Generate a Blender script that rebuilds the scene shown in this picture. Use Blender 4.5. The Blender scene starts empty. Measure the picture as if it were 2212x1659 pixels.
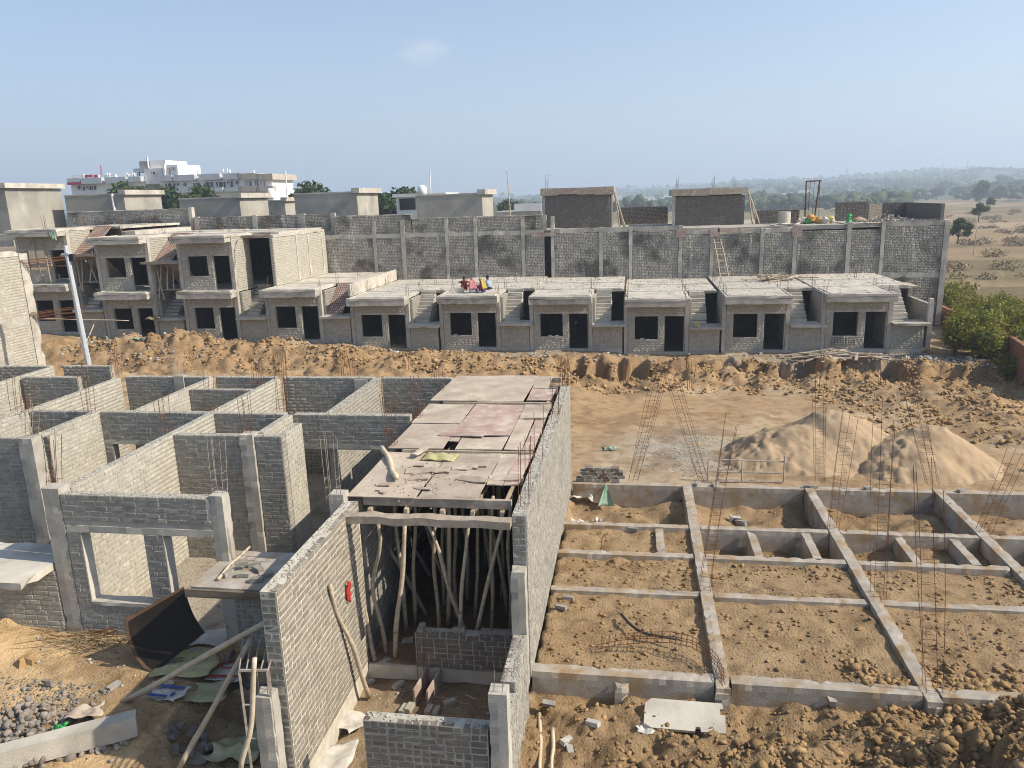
import bpy, bmesh, math, random
import numpy as np
from mathutils import Vector, Matrix
rng = np.random.default_rng(7); random.seed(7)
R_ = math.radians
scene = bpy.context.scene
COL = scene.collection

# ------------------------------------------------------------------ camera
YAW, PITCH, ROLL, FPX, HCAM = R_(9.145), R_(13.558), R_(-1.822), 775.1, 8.0
_f = np.array([-math.sin(YAW)*math.cos(PITCH), math.cos(YAW)*math.cos(PITCH), -math.sin(PITCH)])
_r = np.array([math.cos(YAW), math.sin(YAW), 0.0]); _u = np.cross(_r, _f)
_R = math.cos(ROLL)*_r+math.sin(ROLL)*_u; _U = -math.sin(ROLL)*_r+math.cos(ROLL)*_u
CAMP = np.array([0, 0, HCAM])
cam = bpy.data.cameras.new('camera'); cam.sensor_width = 36; cam.lens = FPX/1024*36
cam.clip_start = .1; cam.clip_end = 30000
camo = bpy.data.objects.new('camera', cam); COL.objects.link(camo)
camo.matrix_world = Matrix(((_R[0], _U[0], -_f[0], 0), (_R[1], _U[1], -_f[1], 0), (_R[2], _U[2], -_f[2], HCAM), (0, 0, 0, 1)))
scene.camera = camo
# ------------------------------------------------------------------ light
SUN_EL, SUN_AZ = R_(40), R_(4.5)          # azimuth: from +X turned towards -Y
w = bpy.data.worlds.new('World'); scene.world = w; w.use_nodes = True
nt = w.node_tree; bg = nt.nodes['Background']
sky = nt.nodes.new('ShaderNodeTexSky'); sky.sky_type = 'NISHITA'; sky.sun_disc = False
sky.sun_elevation = SUN_EL; sky.sun_rotation = R_(90)+SUN_AZ
sky.air_density = 1.0; sky.dust_density = 1.7; sky.ozone_density = 2.7; sky.altitude = 300
nt.links.new(sky.outputs[0], bg.inputs[0]); bg.inputs[1].default_value = .114
sd = Vector((math.cos(SUN_EL)*math.cos(SUN_AZ), -math.cos(SUN_EL)*math.sin(SUN_AZ), math.sin(SUN_EL)))
sl = bpy.data.lights.new('sun', 'SUN'); sl.energy = 5.0; sl.angle = R_(.55); sl.color = (1, .90, .75)
so = bpy.data.objects.new('sun', sl); COL.objects.link(so)
so.rotation_euler = sd.to_track_quat('Z', 'Y').to_euler(); so.location = (60, -5, 60)
vs = scene.view_settings; vs.view_transform = 'Standard'; vs.look = 'None'; vs.exposure = 0.55; vs.gamma = 1
vs.use_curve_mapping = False
cy = scene.cycles; cy.max_bounces = 5; cy.diffuse_bounces = 3; cy.glossy_bounces = 2; cy.transmission_bounces = 2
cy.volume_bounces = 1; cy.transparent_max_bounces = 6; cy.use_denoising = True; cy.denoising_prefilter = 'ACCURATE'; cy.filter_width = 1.05; cy.caustics_reflective = False; cy.caustics_refractive = False

# ------------------------------------------------------------------ helpers
def ray(px, py):
    x = px*1024/2212-512; y = py*1024/2212-384
    return _f+_R*x/FPX-_U*y/FPX
def at(px, py, X=None, Y=None, z=None):
    d = ray(px, py); t = (z-HCAM)/d[2] if z is not None else (Y/d[1] if Y is not None else X/d[0])
    return CAMP+t*d
def proj(P):
    q = np.asarray(P, float)-CAMP; zz = q@_f
    return (512+FPX*(q@_R)/zz, 384-FPX*(q@_U)/zz, zz)
def in_frame(P, m=10):
    x, y, zz = proj(P); return zz > .1 and -m < x < 1024+m and -m < y < 768+m

def obj(name, me, mat, parent=None, loc=None, rot=None, scl=None):
    o = bpy.data.objects.new(name, me); COL.objects.link(o)
    if me is not None and mat is not None and not me.materials: me.materials.append(mat)
    if parent is not None: o.parent = parent
    if loc is not None: o.location = loc
    if rot is not None: o.rotation_euler = rot
    if scl is not None: o.scale = scl
    return o
def tag(o, label=None, cat=None, group=None, kind=None):
    if label: o['label'] = label
    if cat:
        o['category'] = cat
        if not kind: o['kind'] = 'thing'
    if group: o['group'] = group
    if kind: o['kind'] = kind
    return o
def thing(name, label, cat, loc=(0, 0, 0), rz=0, group=None):
    o = bpy.data.objects.new(name, None); COL.objects.link(o); o.location = loc; o.rotation_euler = (0, 0, rz)
    o.empty_display_size = .2
    return tag(o, label, cat, group)
def np_mesh(name, V, Q, smooth=False):
    """V (n,3); Q (m,4) quads, -1 in the last column marks a triangle"""
    V = np.asarray(V, np.float32); Q = np.asarray(Q, np.int32)
    me = bpy.data.meshes.new(name); me.vertices.add(len(V)); me.vertices.foreach_set('co', V.ravel())
    if Q.shape[1] == 4:
        tri = Q[:, 3] < 0; cnt = np.where(tri, 3, 4)
        loops = Q.ravel()[(Q >= 0).ravel()]
    else:
        cnt = np.full(len(Q), 3); loops = Q.ravel()
    st = np.concatenate([[0], np.cumsum(cnt)[:-1]]).astype(np.int32)
    me.loops.add(len(loops)); me.loops.foreach_set('vertex_index', loops.astype(np.int32))
    me.polygons.add(len(cnt)); me.polygons.foreach_set('loop_start', st); me.polygons.foreach_set('loop_total', cnt.astype(np.int32))
    if smooth: me.polygons.foreach_set('use_smooth', np.ones(len(cnt), bool))
    me.update(calc_edges=True); return me

class MB:
    """collects shapes into one mesh"""
    def __init__(s): s.V = []; s.F = []; s.n = 0
    def add(s, V, F):
        V = np.asarray(V, float); s.V.append(V); k = s.n
        for f in F: s.F.append(tuple(i+k for i in f))
        s.n += len(V); return s
    def box(s, x0, x1, y0, y1, z0, z1, j=0, M=None):
        V = np.array([(x, y, z) for z in (z0, z1) for y in (y0, y1) for x in (x0, x1)], float)
        if j: V += rng.uniform(-j, j, V.shape)
        if M is not None: V = V@np.asarray(M)[:3, :3].T+np.asarray(M)[:3, 3]
        return s.add(V, [(0, 2, 3, 1), (4, 5, 7, 6), (0, 1, 5, 4), (2, 6, 7, 3), (0, 4, 6, 2), (1, 3, 7, 5)])
    def rbox(s, x0, x1, y0, y1, z0, z1, b=.01, seg=.25, j=.004):
        """box with uneven, worn edges: each face gridded, all verts jittered"""
        nx = max(1, int((x1-x0)/seg)); ny = max(1, int((y1-y0)/seg)); nz = max(1, int((z1-z0)/seg))
        idx = {}; V = []; F = []
        def vid(i, k, l):
            if (i, k, l) not in idx:
                idx[(i, k, l)] = len(V)
                p = np.array([x0+(x1-x0)*i/nx, y0+(y1-y0)*k/ny, z0+(z1-z0)*l/nz])
                ex, ey, ez = i in (0, nx), k in (0, ny), l in (0, nz); e = ex+ey+ez
                if e > 1:   # chipped arrises: pull edge points inwards only
                    dd = abs(rng.normal(0, j*1.5))+(j*4 if rng.random() < .06 else 0)
                    if ex: p[0] += dd*(1 if i == 0 else -1)
                    if ey: p[1] += dd*(1 if k == 0 else -1)
                    if ez: p[2] += dd*(1 if l == 0 else -1)*.8
                else: p += rng.normal(0, j*.22, 3)
                V.append(p)
            return idx[(i, k, l)]
        for a in range(nx):
            for c in range(ny):
                F.append((vid(a, c, 0), vid(a, c+1, 0), vid(a+1, c+1, 0), vid(a+1, c, 0)))
                F.append((vid(a, c, nz), vid(a+1, c, nz), vid(a+1, c+1, nz), vid(a, c+1, nz)))
            for c in range(nz):
                F.append((vid(a, 0, c), vid(a+1, 0, c), vid(a+1, 0, c+1), vid(a, 0, c+1)))
                F.append((vid(a, ny, c), vid(a, ny, c+1), vid(a+1, ny, c+1), vid(a+1, ny, c)))
        for a in range(ny):
            for c in range(nz):
                F.append((vid(0, a, c), vid(0, a, c+1), vid(0, a+1, c+1), vid(0, a+1, c)))
                F.append((vid(nx, a, c), vid(nx, a+1, c), vid(nx, a+1, c+1), vid(nx, a, c+1)))
        return s.add(V, F)
    def tube(s, pts, r, n=6, cap=True):
        pts = [np.array(p, float) for p in pts]; rs = r if hasattr(r, '__len__') else [r]*len(pts)
        V = []; F = []; ref = np.array([.31, .77, .55])
        for i, p in enumerate(pts):
            d = pts[min(i+1, len(pts)-1)]-pts[max(i-1, 0)]; d /= np.linalg.norm(d)+1e-9
            a = np.cross(d, ref); a /= np.linalg.norm(a)+1e-9; b = np.cross(d, a)
            for k in range(n):
                t = 2*math.pi*k/n; V.append(p+rs[i]*(math.cos(t)*a+math.sin(t)*b))
        for i in range(len(pts)-1):
            for k in range(n):
                F.append((i*n+k, (i+1)*n+k, (i+1)*n+(k+1) % n, i*n+(k+1) % n))
        if cap: F.append(tuple(range(n))); F.append(tuple(range(len(pts)*n-1, len(pts)*n-n-1, -1)))
        return s.add(V, F)
    def grid(s, P):
        """P (a,b,3) sheet"""
        P = np.asarray(P, float); a, b = P.shape[:2]
        return s.add(P.reshape(-1, 3), [(i*b+k, i*b+k+1, (i+1)*b+k+1, (i+1)*b+k) for i in range(a-1) for k in range(b-1)])
    def slab(s, P, t):
        """sheet with thickness t along -z of its own normal (approx: offsets given sheet down by vector t)"""
        P = np.asarray(P, float); a, b = P.shape[:2]; t = np.asarray(t, float); n = a*b
        V = np.concatenate([P.reshape(-1, 3), (P+t).reshape(-1, 3)]); F = []
        for i in range(a-1):
            for k in range(b-1):
                q = (i*b+k, i*b+k+1, (i+1)*b+k+1, (i+1)*b+k); F.append(q); F.append(tuple(n+v for v in reversed(q)))
        rim = [i for i in range(b)]+[i*b+b-1 for i in range(1, a)]+[(a-1)*b+k for k in range(b-2, -1, -1)]+[i*b for i in range(a-2, 0, -1)]
        for i in range(len(rim)):
            p, q = rim[i], rim[(i+1) % len(rim)]; F.append((q, p, p+n, q+n))
        return s.add(V, F)
    def mesh(s, name='m', smooth=False):
        me = bpy.data.meshes.new(name); V = np.concatenate(s.V) if s.V else np.zeros((0, 3))
        me.from_pydata(V.tolist(), [], s.F)
        if smooth: me.polygons.foreach_set('use_smooth', np.ones(len(me.polygons), bool))
        me.update(); return me
    def build(s, name, mat, parent=None, smooth=False): return obj(name, s.mesh(name, smooth), mat, parent)

def dup(root, loc, rz=None, label=None, group=None):
    r = root.copy(); COL.objects.link(r); r.location = loc
    if rz is not None: r.rotation_euler = (0, 0, rz)
    if label: r['label'] = label
    if group: r['group'] = group
    for ch in list(root.children):
        c = ch.copy(); COL.objects.link(c); c.parent = r
        for g in list(ch.children):
            d = g.copy(); COL.objects.link(d); d.parent = c
    return r

# numpy value noise
_P = rng.permutation(256); _P = np.concatenate([_P, _P]); _G = rng.uniform(-1, 1, 256)
def vnoise(x, y):
    xi = np.floor(x).astype(int); yi = np.floor(y).astype(int); xf = x-xi; yf = y-yi
    u = xf*xf*xf*(xf*(xf*6-15)+10); v = yf*yf*yf*(yf*(yf*6-15)+10)
    def g(a, b): return _G[_P[(_P[a & 255]+b) & 255]]
    return (g(xi, yi)*(1-u)+g(xi+1, yi)*u)*(1-v)+(g(xi, yi+1)*(1-u)+g(xi+1, yi+1)*u)*v
def fbm(x, y, o=4, lac=2.03, gain=.5):
    t = 0; a = 1
    for i in range(o):
        t = t+a*vnoise(x+17.3*i, y-9.1*i); x = x*lac; y = y*lac; a *= gain
    return t
def sstep(a, b, x): t = np.clip((x-a)/(b-a), 0, 1); return t*t*(3-2*t)

# ------------------------------------------------------------------ materials
def mat(name, cols, scale=3., detail=6, rough=.9, bump=.3, bscale=60., rnd=.0, attr=None, stretch=None, over=None, spec=.25, hue=0, metal=0, dist=.02, transl=0):
    """cols: [(pos,(r,g,b)),...] noise ramp in world position; rnd: brightness spread per object and per island;
       over: (color, scale, lo, hi) a second noise layer of patches; attr: colour attribute multiplied in"""
    m = bpy.data.materials.new(name); m.use_nodes = True; n = m.node_tree.nodes; L = m.node_tree.links
    b = n['Principled BSDF']; b.inputs['Roughness'].default_value = rough; b.inputs['Specular IOR Level'].default_value = spec
    b.inputs['Metallic'].default_value = metal
    geo = n.new('ShaderNodeNewGeometry'); pos = geo.outputs['Position']
    if stretch:
        mp = n.new('ShaderNodeMapping'); mp.inputs['Scale'].default_value = stretch; L.new(pos, mp.inputs[0]); p2 = mp.outputs[0]
    else: p2 = pos
    def noise(p, s, d=6, r=.55):
        t = n.new('ShaderNodeTexNoise'); t.inputs['Scale'].default_value = s; t.inputs['Detail'].default_value = d
        t.inputs['Roughness'].default_value = r; L.new(p, t.inputs['Vector']); return t.outputs['Fac']
    rp = n.new('ShaderNodeValToRGB'); e = rp.color_ramp.elements
    while len(e) < len(cols): e.new(.5)
    for i, (p, c) in enumerate(cols): e[i].position = p; e[i].color = (*c, 1)
    L.new(noise(p2, scale, detail), rp.inputs[0]); out = rp.outputs[0]
    def mix(kind, f, a, bb):
        x = n.new('ShaderNodeMix'); x.data_type = 'RGBA'; x.blend_type = kind
        if isinstance(f, float): x.inputs[0].default_value = f
        else: L.new(f, x.inputs[0])
        for sock, v in ((x.inputs[6], a), (x.inputs[7], bb)):
            if isinstance(v, tuple): sock.default_value = (*v, 1)
            else: L.new(v, sock)
        return x.outputs[2]
    for ov in (over if isinstance(over, list) else [over] if over else []):
        c, s, lo, hi = ov[:4]; pp = pos
        if len(ov) > 4:
            mp = n.new('ShaderNodeMapping'); mp.inputs['Scale'].default_value = ov[4]; L.new(pos, mp.inputs[0]); pp = mp.outputs[0]
        mr = n.new('ShaderNodeMapRange'); mr.inputs[1].default_value = lo; mr.inputs[2].default_value = hi; mr.clamp = True
        L.new(noise(pp, s, 5), mr.inputs[0]); out = mix('MIX', mr.outputs[0], out, c)
    if attr:
        at_ = n.new('ShaderNodeAttribute'); at_.attribute_name = attr; out = mix('MULTIPLY', 1.0, out, at_.outputs['Color'])
    if rnd:
        oi = n.new('ShaderNodeObjectInfo'); ad = n.new('ShaderNodeMath'); ad.operation = 'ADD'
        L.new(oi.outputs['Random'], ad.inputs[0]); L.new(geo.outputs['Random Per Island'], ad.inputs[1])
        fr = n.new('ShaderNodeMath'); fr.operation = 'FRACT'; L.new(ad.outputs[0], fr.inputs[0])
        mr = n.new('ShaderNodeMapRange'); mr.inputs[3].default_value = 1-rnd; mr.inputs[4].default_value = 1+rnd; L.new(fr.outputs[0], mr.inputs[0])
        hs = n.new('ShaderNodeHueSaturation'); L.new(mr.outputs[0], hs.inputs['Value']); L.new(out, hs.inputs['Color'])
        if hue:
            m2 = n.new('ShaderNodeMath'); m2.operation = 'MULTIPLY'; m2.inputs[1].default_value = 7.31; L.new(fr.outputs[0], m2.inputs[0])
            f2 = n.new('ShaderNodeMath'); f2.operation = 'FRACT'; L.new(m2.outputs[0], f2.inputs[0])
            m3 = n.new('ShaderNodeMapRange'); m3.inputs[3].default_value = .5-hue; m3.inputs[4].default_value = .5+hue; L.new(f2.outputs[0], m3.inputs[0])
            L.new(m3.outputs[0], hs.inputs['Hue'])
        out = hs.outputs[0]
    L.new(out, b.inputs['Base Color'])
    if bump:
        bp = n.new('ShaderNodeBump'); bp.inputs['Strength'].default_value = bump; bp.inputs['Distance'].default_value = dist
        L.new(noise(pos, bscale, 5, .62), bp.inputs['Height']); L.new(bp.outputs[0], b.inputs['Normal'])
    if transl:
        tr = n.new('ShaderNodeBsdfTranslucent'); L.new(out, tr.inputs['Color']); ms = n.new('ShaderNodeMixShader'); ms.inputs[0].default_value = transl
        L.new(b.outputs[0], ms.inputs[1]); L.new(tr.outputs[0], ms.inputs[2]); L.new(ms.outputs[0], n['Material Output'].inputs[0])
    return m
def flat(name, c, rough=.7, rnd=0, bump=.15, bscale=40, spec=.3, **k):
    return mat(name, [(.3, tuple(v*.82 for v in c)), (.7, tuple(min(1, v*1.12) for v in c))], scale=6, rough=rough, bump=bump, bscale=bscale, rnd=rnd, spec=spec, **k)
G = lambda v, t=0: (v*(1+t), v, v*(1-t))
M_ = {}
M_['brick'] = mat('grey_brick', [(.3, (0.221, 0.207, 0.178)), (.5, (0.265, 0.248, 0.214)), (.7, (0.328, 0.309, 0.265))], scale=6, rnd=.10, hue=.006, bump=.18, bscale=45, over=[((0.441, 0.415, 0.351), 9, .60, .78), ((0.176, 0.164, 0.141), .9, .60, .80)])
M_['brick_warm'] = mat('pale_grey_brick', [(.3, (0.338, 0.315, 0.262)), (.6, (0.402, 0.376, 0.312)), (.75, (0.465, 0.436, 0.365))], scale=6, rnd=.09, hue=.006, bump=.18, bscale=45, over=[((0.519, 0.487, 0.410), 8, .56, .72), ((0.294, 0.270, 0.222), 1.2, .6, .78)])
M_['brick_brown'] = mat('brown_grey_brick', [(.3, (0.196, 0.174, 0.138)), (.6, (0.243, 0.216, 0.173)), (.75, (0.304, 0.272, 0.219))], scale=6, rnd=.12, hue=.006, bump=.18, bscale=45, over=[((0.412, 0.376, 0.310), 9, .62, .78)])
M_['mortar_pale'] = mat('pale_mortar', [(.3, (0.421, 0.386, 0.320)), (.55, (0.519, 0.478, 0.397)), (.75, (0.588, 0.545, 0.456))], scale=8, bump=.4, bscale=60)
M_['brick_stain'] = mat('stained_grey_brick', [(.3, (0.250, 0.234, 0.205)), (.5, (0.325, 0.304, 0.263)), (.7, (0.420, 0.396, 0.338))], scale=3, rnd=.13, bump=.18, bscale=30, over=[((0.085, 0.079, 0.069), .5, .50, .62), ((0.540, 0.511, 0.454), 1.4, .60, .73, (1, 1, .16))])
M_['brick_dark'] = mat('dark_brick', [(.3, (.13, .112, .093)), (.6, (.175, .153, .128)), (.75, (.24, .21, .175))], scale=5, rnd=.09, hue=.01, bump=.18, bscale=45)  # brick colour in a darker brown tone
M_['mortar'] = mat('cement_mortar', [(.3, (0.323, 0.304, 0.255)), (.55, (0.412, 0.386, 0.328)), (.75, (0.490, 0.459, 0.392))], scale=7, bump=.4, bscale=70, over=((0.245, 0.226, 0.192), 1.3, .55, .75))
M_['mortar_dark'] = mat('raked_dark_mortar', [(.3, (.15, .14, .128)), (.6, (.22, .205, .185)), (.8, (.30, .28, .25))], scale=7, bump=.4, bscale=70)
M_['conc'] = mat('grey_concrete', [(.3, (0.325, 0.303, 0.259)), (.5, (0.414, 0.385, 0.329)), (.72, (0.502, 0.467, 0.402))], scale=2.2, bump=.5, bscale=40, rnd=.13, over=[((0.261, 0.242, 0.210), 1.0, .58, .74, (1, 1, .35)), ((0.571, 0.534, 0.458), 5, .66, .76)])
M_['conc_light'] = mat('pale_concrete', [(.3, (0.403, 0.375, 0.320)), (.55, (0.491, 0.457, 0.391)), (.75, (0.568, 0.532, 0.458))], scale=1.7, bump=.45, bscale=40, rnd=.09, over=[((0.339, 0.312, 0.264), .8, .50, .66), ((0.321, 0.267, 0.189), 3.5, .64, .76)])
M_['plaster'] = mat('cement_plaster', [(.3, (0.295, 0.276, 0.238)), (.5, (0.350, 0.330, 0.285)), (.7, (0.414, 0.388, 0.336))], scale=.5, bump=.15, bscale=25, over=[((0.251, 0.237, 0.210), .35, .5, .68), ((0.453, 0.424, 0.370), .7, .6, .72, (1, 1, .5))])
M_['inner'] = mat('shade_dark_inner', [(.3, (.05, .047, .043)), (.6, (.07, .066, .06)), (.8, (.10, .093, .085))], scale=3, bump=.3)  # near-black colour stands in for shade inside the rooms and the bay
M_['conc_dirty'] = mat('soil_stained_concrete', [(.3, (.27, .235, .19)), (.5, (.35, .31, .26)), (.72, (.43, .395, .34))], scale=2.6, bump=.6, bscale=45, over=[((.30, .215, .125), 2.1, .48, .64), ((.47, .44, .39), 6, .66, .76)])
M_['soil'] = mat('site_soil', [(.28, (.62, .60, .57)), (.5, (1, 1, 1)), (.72, (1.0, 1.0, 1.0))], scale=2.3, detail=9, bump=1., bscale=22, attr='Col', rough=1, spec=.05, dist=.06, over=[((.62, .58, .53), 13, .56, .70), ((1.0, 1.0, 1.0), 30, .62, .72), ((.55, .50, .44), 55, .62, .70)])
M_['clod'] = mat('soil_clods', [(.3, (0.221, 0.144, 0.070)), (.55, (0.304, 0.203, 0.104)), (.75, (0.402, 0.272, 0.145))], scale=1.2, rnd=.2, bump=.8, bscale=30, rough=1, spec=.05)
M_['clod_orange'] = mat('orange_soil_clods', [(.3, (0.258, 0.163, 0.079)), (.55, (0.350, 0.233, 0.114)), (.75, (0.433, 0.312, 0.172))], scale=1.1, rnd=.2, bump=.8, bscale=30, rough=1, spec=.05)
M_['rubble'] = mat('grey_rubble', [(.3, (.27, .26, .24)), (.6, (.37, .35, .32)), (.75, (.47, .45, .41))], scale=3, rnd=.3, bump=.6, bscale=40)
M_['stone'] = mat('round_stone', [(.3, (0.187, 0.164, 0.140)), (.6, (0.257, 0.226, 0.191)), (.75, (0.328, 0.289, 0.242))], scale=4, rnd=.25, hue=.02, bump=.5, bscale=30)
M_['sand'] = mat('river_sand', [(.3, (0.314, 0.228, 0.143)), (.5, (0.370, 0.274, 0.175)), (.72, (0.423, 0.320, 0.210))], scale=1.5, detail=8, bump=.7, bscale=50, rough=1, spec=.05, over=[((0.257, 0.187, 0.118), .9, .56, .70), ((0.285, 0.206, 0.129), 12, .58, .7)])
M_['gravel'] = mat('grey_gravel', [(.3, (.24, .225, .20)), (.6, (.34, .32, .285)), (.75, (.42, .39, .345))], scale=3, rnd=.35, bump=.4, bscale=40)
M_['rust'] = mat('rusty_steel', [(.3, (.10, .042, .022)), (.6, (.17, .072, .036)), (.8, (.25, .115, .06))], scale=14, bump=.2, rough=.85, rnd=.15)
M_['rust_pale'] = mat('cement_splashed_steel', [(.3, (.24, .19, .15)), (.6, (.36, .32, .27)), (.8, (.48, .44, .385))], scale=9, bump=.2, rough=.9, rnd=.1)
M_['sheet'] = mat('rusty_steel_sheet', [(.3, (.105, .058, .036)), (.55, (.16, .09, .056)), (.75, (.22, .13, .082))], scale=2.5, bump=.25, rough=.85, over=((.08, .045, .03), 4, .55, .7))
M_['tar'] = mat('tarred_steel_sheet', [(.3, (.012, .010, .009)), (.6, (.022, .017, .013)), (.8, (.04, .028, .02))], scale=3, bump=.15, rough=.75)
M_['ply'] = mat('film_plywood', [(.3, (0.331, 0.267, 0.207)), (.5, (0.405, 0.335, 0.262)), (.72, (0.474, 0.403, 0.322))], scale=1.6, bump=.2, bscale=30, rnd=.10, over=[((0.494, 0.432, 0.340), 2.2, .50, .64), ((0.326, 0.218, 0.175), 1.1, .60, .74), ((0.355, 0.310, 0.244), 12, .56, .68), ((0.237, 0.194, 0.152), 5, .66, .72)])
M_['ply_red'] = mat('red_plywood', [(.3, (.30, .205, .17)), (.55, (.385, .28, .235)), (.72, (.46, .37, .315))], scale=2.1, bump=.2, rnd=.12, over=[((.48, .415, .345), 3, .50, .66), ((.35, .305, .25), 11, .56, .68)])
M_['wood'] = mat('weathered_timber', [(.3, (0.361, 0.290, 0.208)), (.55, (0.456, 0.378, 0.280)), (.75, (0.533, 0.454, 0.352))], scale=4, stretch=(1, 1, 3), rnd=.15, bump=.5, bscale=25, over=((0.206, 0.151, 0.100), 9, .62, .72))
M_['wood_dark'] = mat('dark_wet_plank', [(.3, (.13, .10, .07)), (.55, (.19, .15, .11)), (.75, (.26, .21, .16))], scale=5, stretch=(.3, 1, 1), bump=.4, bscale=30)
M_['bamboo'] = mat('pale_bamboo', [(.3, (.45, .365, .25)), (.6, (.56, .465, .335)), (.8, (.63, .54, .41))], scale=5, rnd=.1, bump=.2, bscale=20, rough=.7)
M_['plank'] = mat('splintered_plank', [(.3, (.30, .24, .18)), (.55, (.40, .335, .26)), (.75, (.52, .455, .37))], scale=6, stretch=(1, .3, 1), rnd=.2, bump=.6, bscale=35)
M_['galv'] = mat('galvanised_steel', [(.3, (.46, .48, .50)), (.7, (.60, .62, .64))], scale=8, bump=.05, rough=.5, metal=.35)
M_['white'] = mat('white_paint', [(.3, (.68, .68, .66)), (.55, (.77, .77, .75)), (.75, (.82, .82, .80))], scale=.6, bump=.05, over=((.60, .60, .58), .4, .6, .75, (1, 1, .3)))
M_['bluegrey'] = mat('pale_blue_grey_paint', [(.3, (.42, .45, .47)), (.7, (.52, .55, .57))], scale=.6, bump=.05, over=((.36, .37, .37), .5, .58, .75, (1, 1, .3)))
M_['beige'] = mat('beige_stone_cladding', [(.3, (.38, .33, .27)), (.7, (.50, .44, .37))], scale=.9, bump=.1)
M_['redpaint'] = flat('red_paint', (.42, .035, .05))
M_['glass'] = mat('dark_window_glass', [(.3, (.018, .022, .03)), (.7, (.03, .036, .046))], bump=0, rough=.12, spec=.6)
M_['redbrick'] = mat('red_brick', [(.3, (.22, .095, .055)), (.6, (.30, .14, .082)), (.8, (.38, .20, .125))], scale=4, rnd=.2, bump=.4, bscale=40)
M_['bark'] = mat('tree_bark', [(.3, (.10, .075, .05)), (.7, (.19, .15, .11))], scale=6, bump=.5, bscale=20)
M_['leaf'] = mat('green_leaves', [(.3, (.030, .055, .018)), (.55, (.055, .09, .027)), (.75, (.09, .125, .04))], scale=.7, rnd=.35, bump=0, rough=.7, transl=.25)
M_['leaf_y'] = mat('yellow_green_leaves', [(.35, (.09, .115, .02)), (.5, (.19, .20, .03)), (.62, (.30, .265, .045))], scale=1.1, rnd=.3, hue=.02, bump=0, rough=.7, transl=.3)
M_['leaf_far'] = mat('far_wood_leaves', [(.3, (.028, .05, .02)), (.55, (.05, .075, .03)), (.75, (.085, .10, .042))], scale=.03, rnd=.25, bump=0, rough=.9)
M_['dry'] = mat('dry_brush', [(.3, (.20, .15, .08)), (.7, (.32, .25, .14))], scale=.8, rnd=.25, bump=0, rough=.9)
M_['sack_w'] = mat('white_cement_sack', [(.3, (.44, .41, .35)), (.55, (.57, .54, .48)), (.75, (.68, .66, .61))], scale=5, bump=.4, bscale=18, rnd=.1, rough=.75, over=((.36, .33, .28), 3, .58, .7))
M_['sack_y'] = mat('yellow_cement_sack', [(.3, (.36, .33, .15)), (.55, (.46, .425, .20)), (.75, (.52, .49, .29))], scale=5, bump=.5, bscale=16, rough=.8, over=((.33, .31, .23), 4, .54, .68))
M_['sack_g'] = mat('pale_green_sack', [(.3, (0.287, 0.286, 0.160)), (.6, (0.391, 0.367, 0.220)), (.75, (0.483, 0.439, 0.290))], scale=4, bump=.4, bscale=18, rough=.75)
M_['green'] = flat('bright_green_plastic', (.05, .34, .09), rough=.5)
M_['green_net'] = flat('pale_green_netting', (.24, .36, .27), rough=.8)
M_['orange'] = flat('orange_plastic', (.50, .27, .08), rough=.7)
M_['yellow'] = flat('yellow_plastic', (.52, .44, .14), rough=.7)
M_['blue'] = flat('blue_print', (.05, .10, .28), rough=.6)
M_['red'] = flat('red_cloth', (.36, .03, .02), rough=.9)
M_['black'] = flat('black_print', (.03, .03, .03), rough=.7)
M_['pipe'] = flat('black_hose', (.035, .035, .035), rough=.5)
M_['skin'] = flat('skin', (.18, .085, .05), rough=.6, bump=0)
M_['hair'] = flat('black_hair', (.012, .01, .009), rough=.6, bump=0)
# ================================================================== TERRAIN
def zfar(px, py, Y): return at(px, py, Y=Y)[2]
FLOORX = [-44, -37, -35, -29.5, -24, -21, -17, -12, -8, -1.5, .5, 5, 10, 16, 19, 24]
FLOORZ = [.5, .45, .4, -.1, -.12, -.12, -.2, -.68, -.68, -.7, -.92, -.83, -.78, -.8, -1.0, -1.3]
MOUNDS = []          # x, y, rx, ry, h
for px, py, r, Y in [(205, 752, 1.2, 40.6), (262, 735, 1.5, 40.9), (335, 722, 1.5, 41.2), (395, 738, 1.1, 40.2), (440, 716, 1.35, 41.4), (505, 742, 1.2, 40.4), (560, 752, 1.0, 40.8), (612, 733, 1.15, 41.6),
                     (700, 752, 1.3, 40.2), (735, 758, 1.0, 40.0), (795, 742, 1.0, 41.7), (850, 765, 1.4, 39.6), (905, 752, 1.0, 40.8), (965, 744, 1.5, 41.4), (1015, 765, 1.2, 40.4),
                     (1290, 835, 1.1, 38.0), (1432, 806, 1.35, 37.8), (1570, 838, 1.2, 37.6), (1660, 828, .9, 38.2), (1740, 838, 1.3, 37.6), (1840, 830, 1.2, 37.4), (1930, 842, 1.4, 36.2), (2010, 848, 1.3, 35.6), (2085, 862, 1.4, 34.4), (2150, 880, 1.4, 33), (2200, 925, 1.3, 30.4), (2110, 905, 1.1, 31.8), (1985, 880, 1.0, 33.6), (2195, 960, 1.0, 28)]:
    p = at(px, py, Y=Y); base = -.55 if p[0] < -6 else -1.35
    MOUNDS.append((p[0], Y, r*rng.uniform(.85, 1.25), r*.95, max(.25, (p[2]-base)*(.52 if p[0] < -6 else .75))))
MOUNDS = [(x_, 39.0+rng.uniform(-.9, .9), rng.uniform(.6, 1.2), rng.uniform(.5, .9), rng.uniform(.15, .42)) for x_ in rng.uniform(-5, 15, 15)]+MOUNDS
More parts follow.
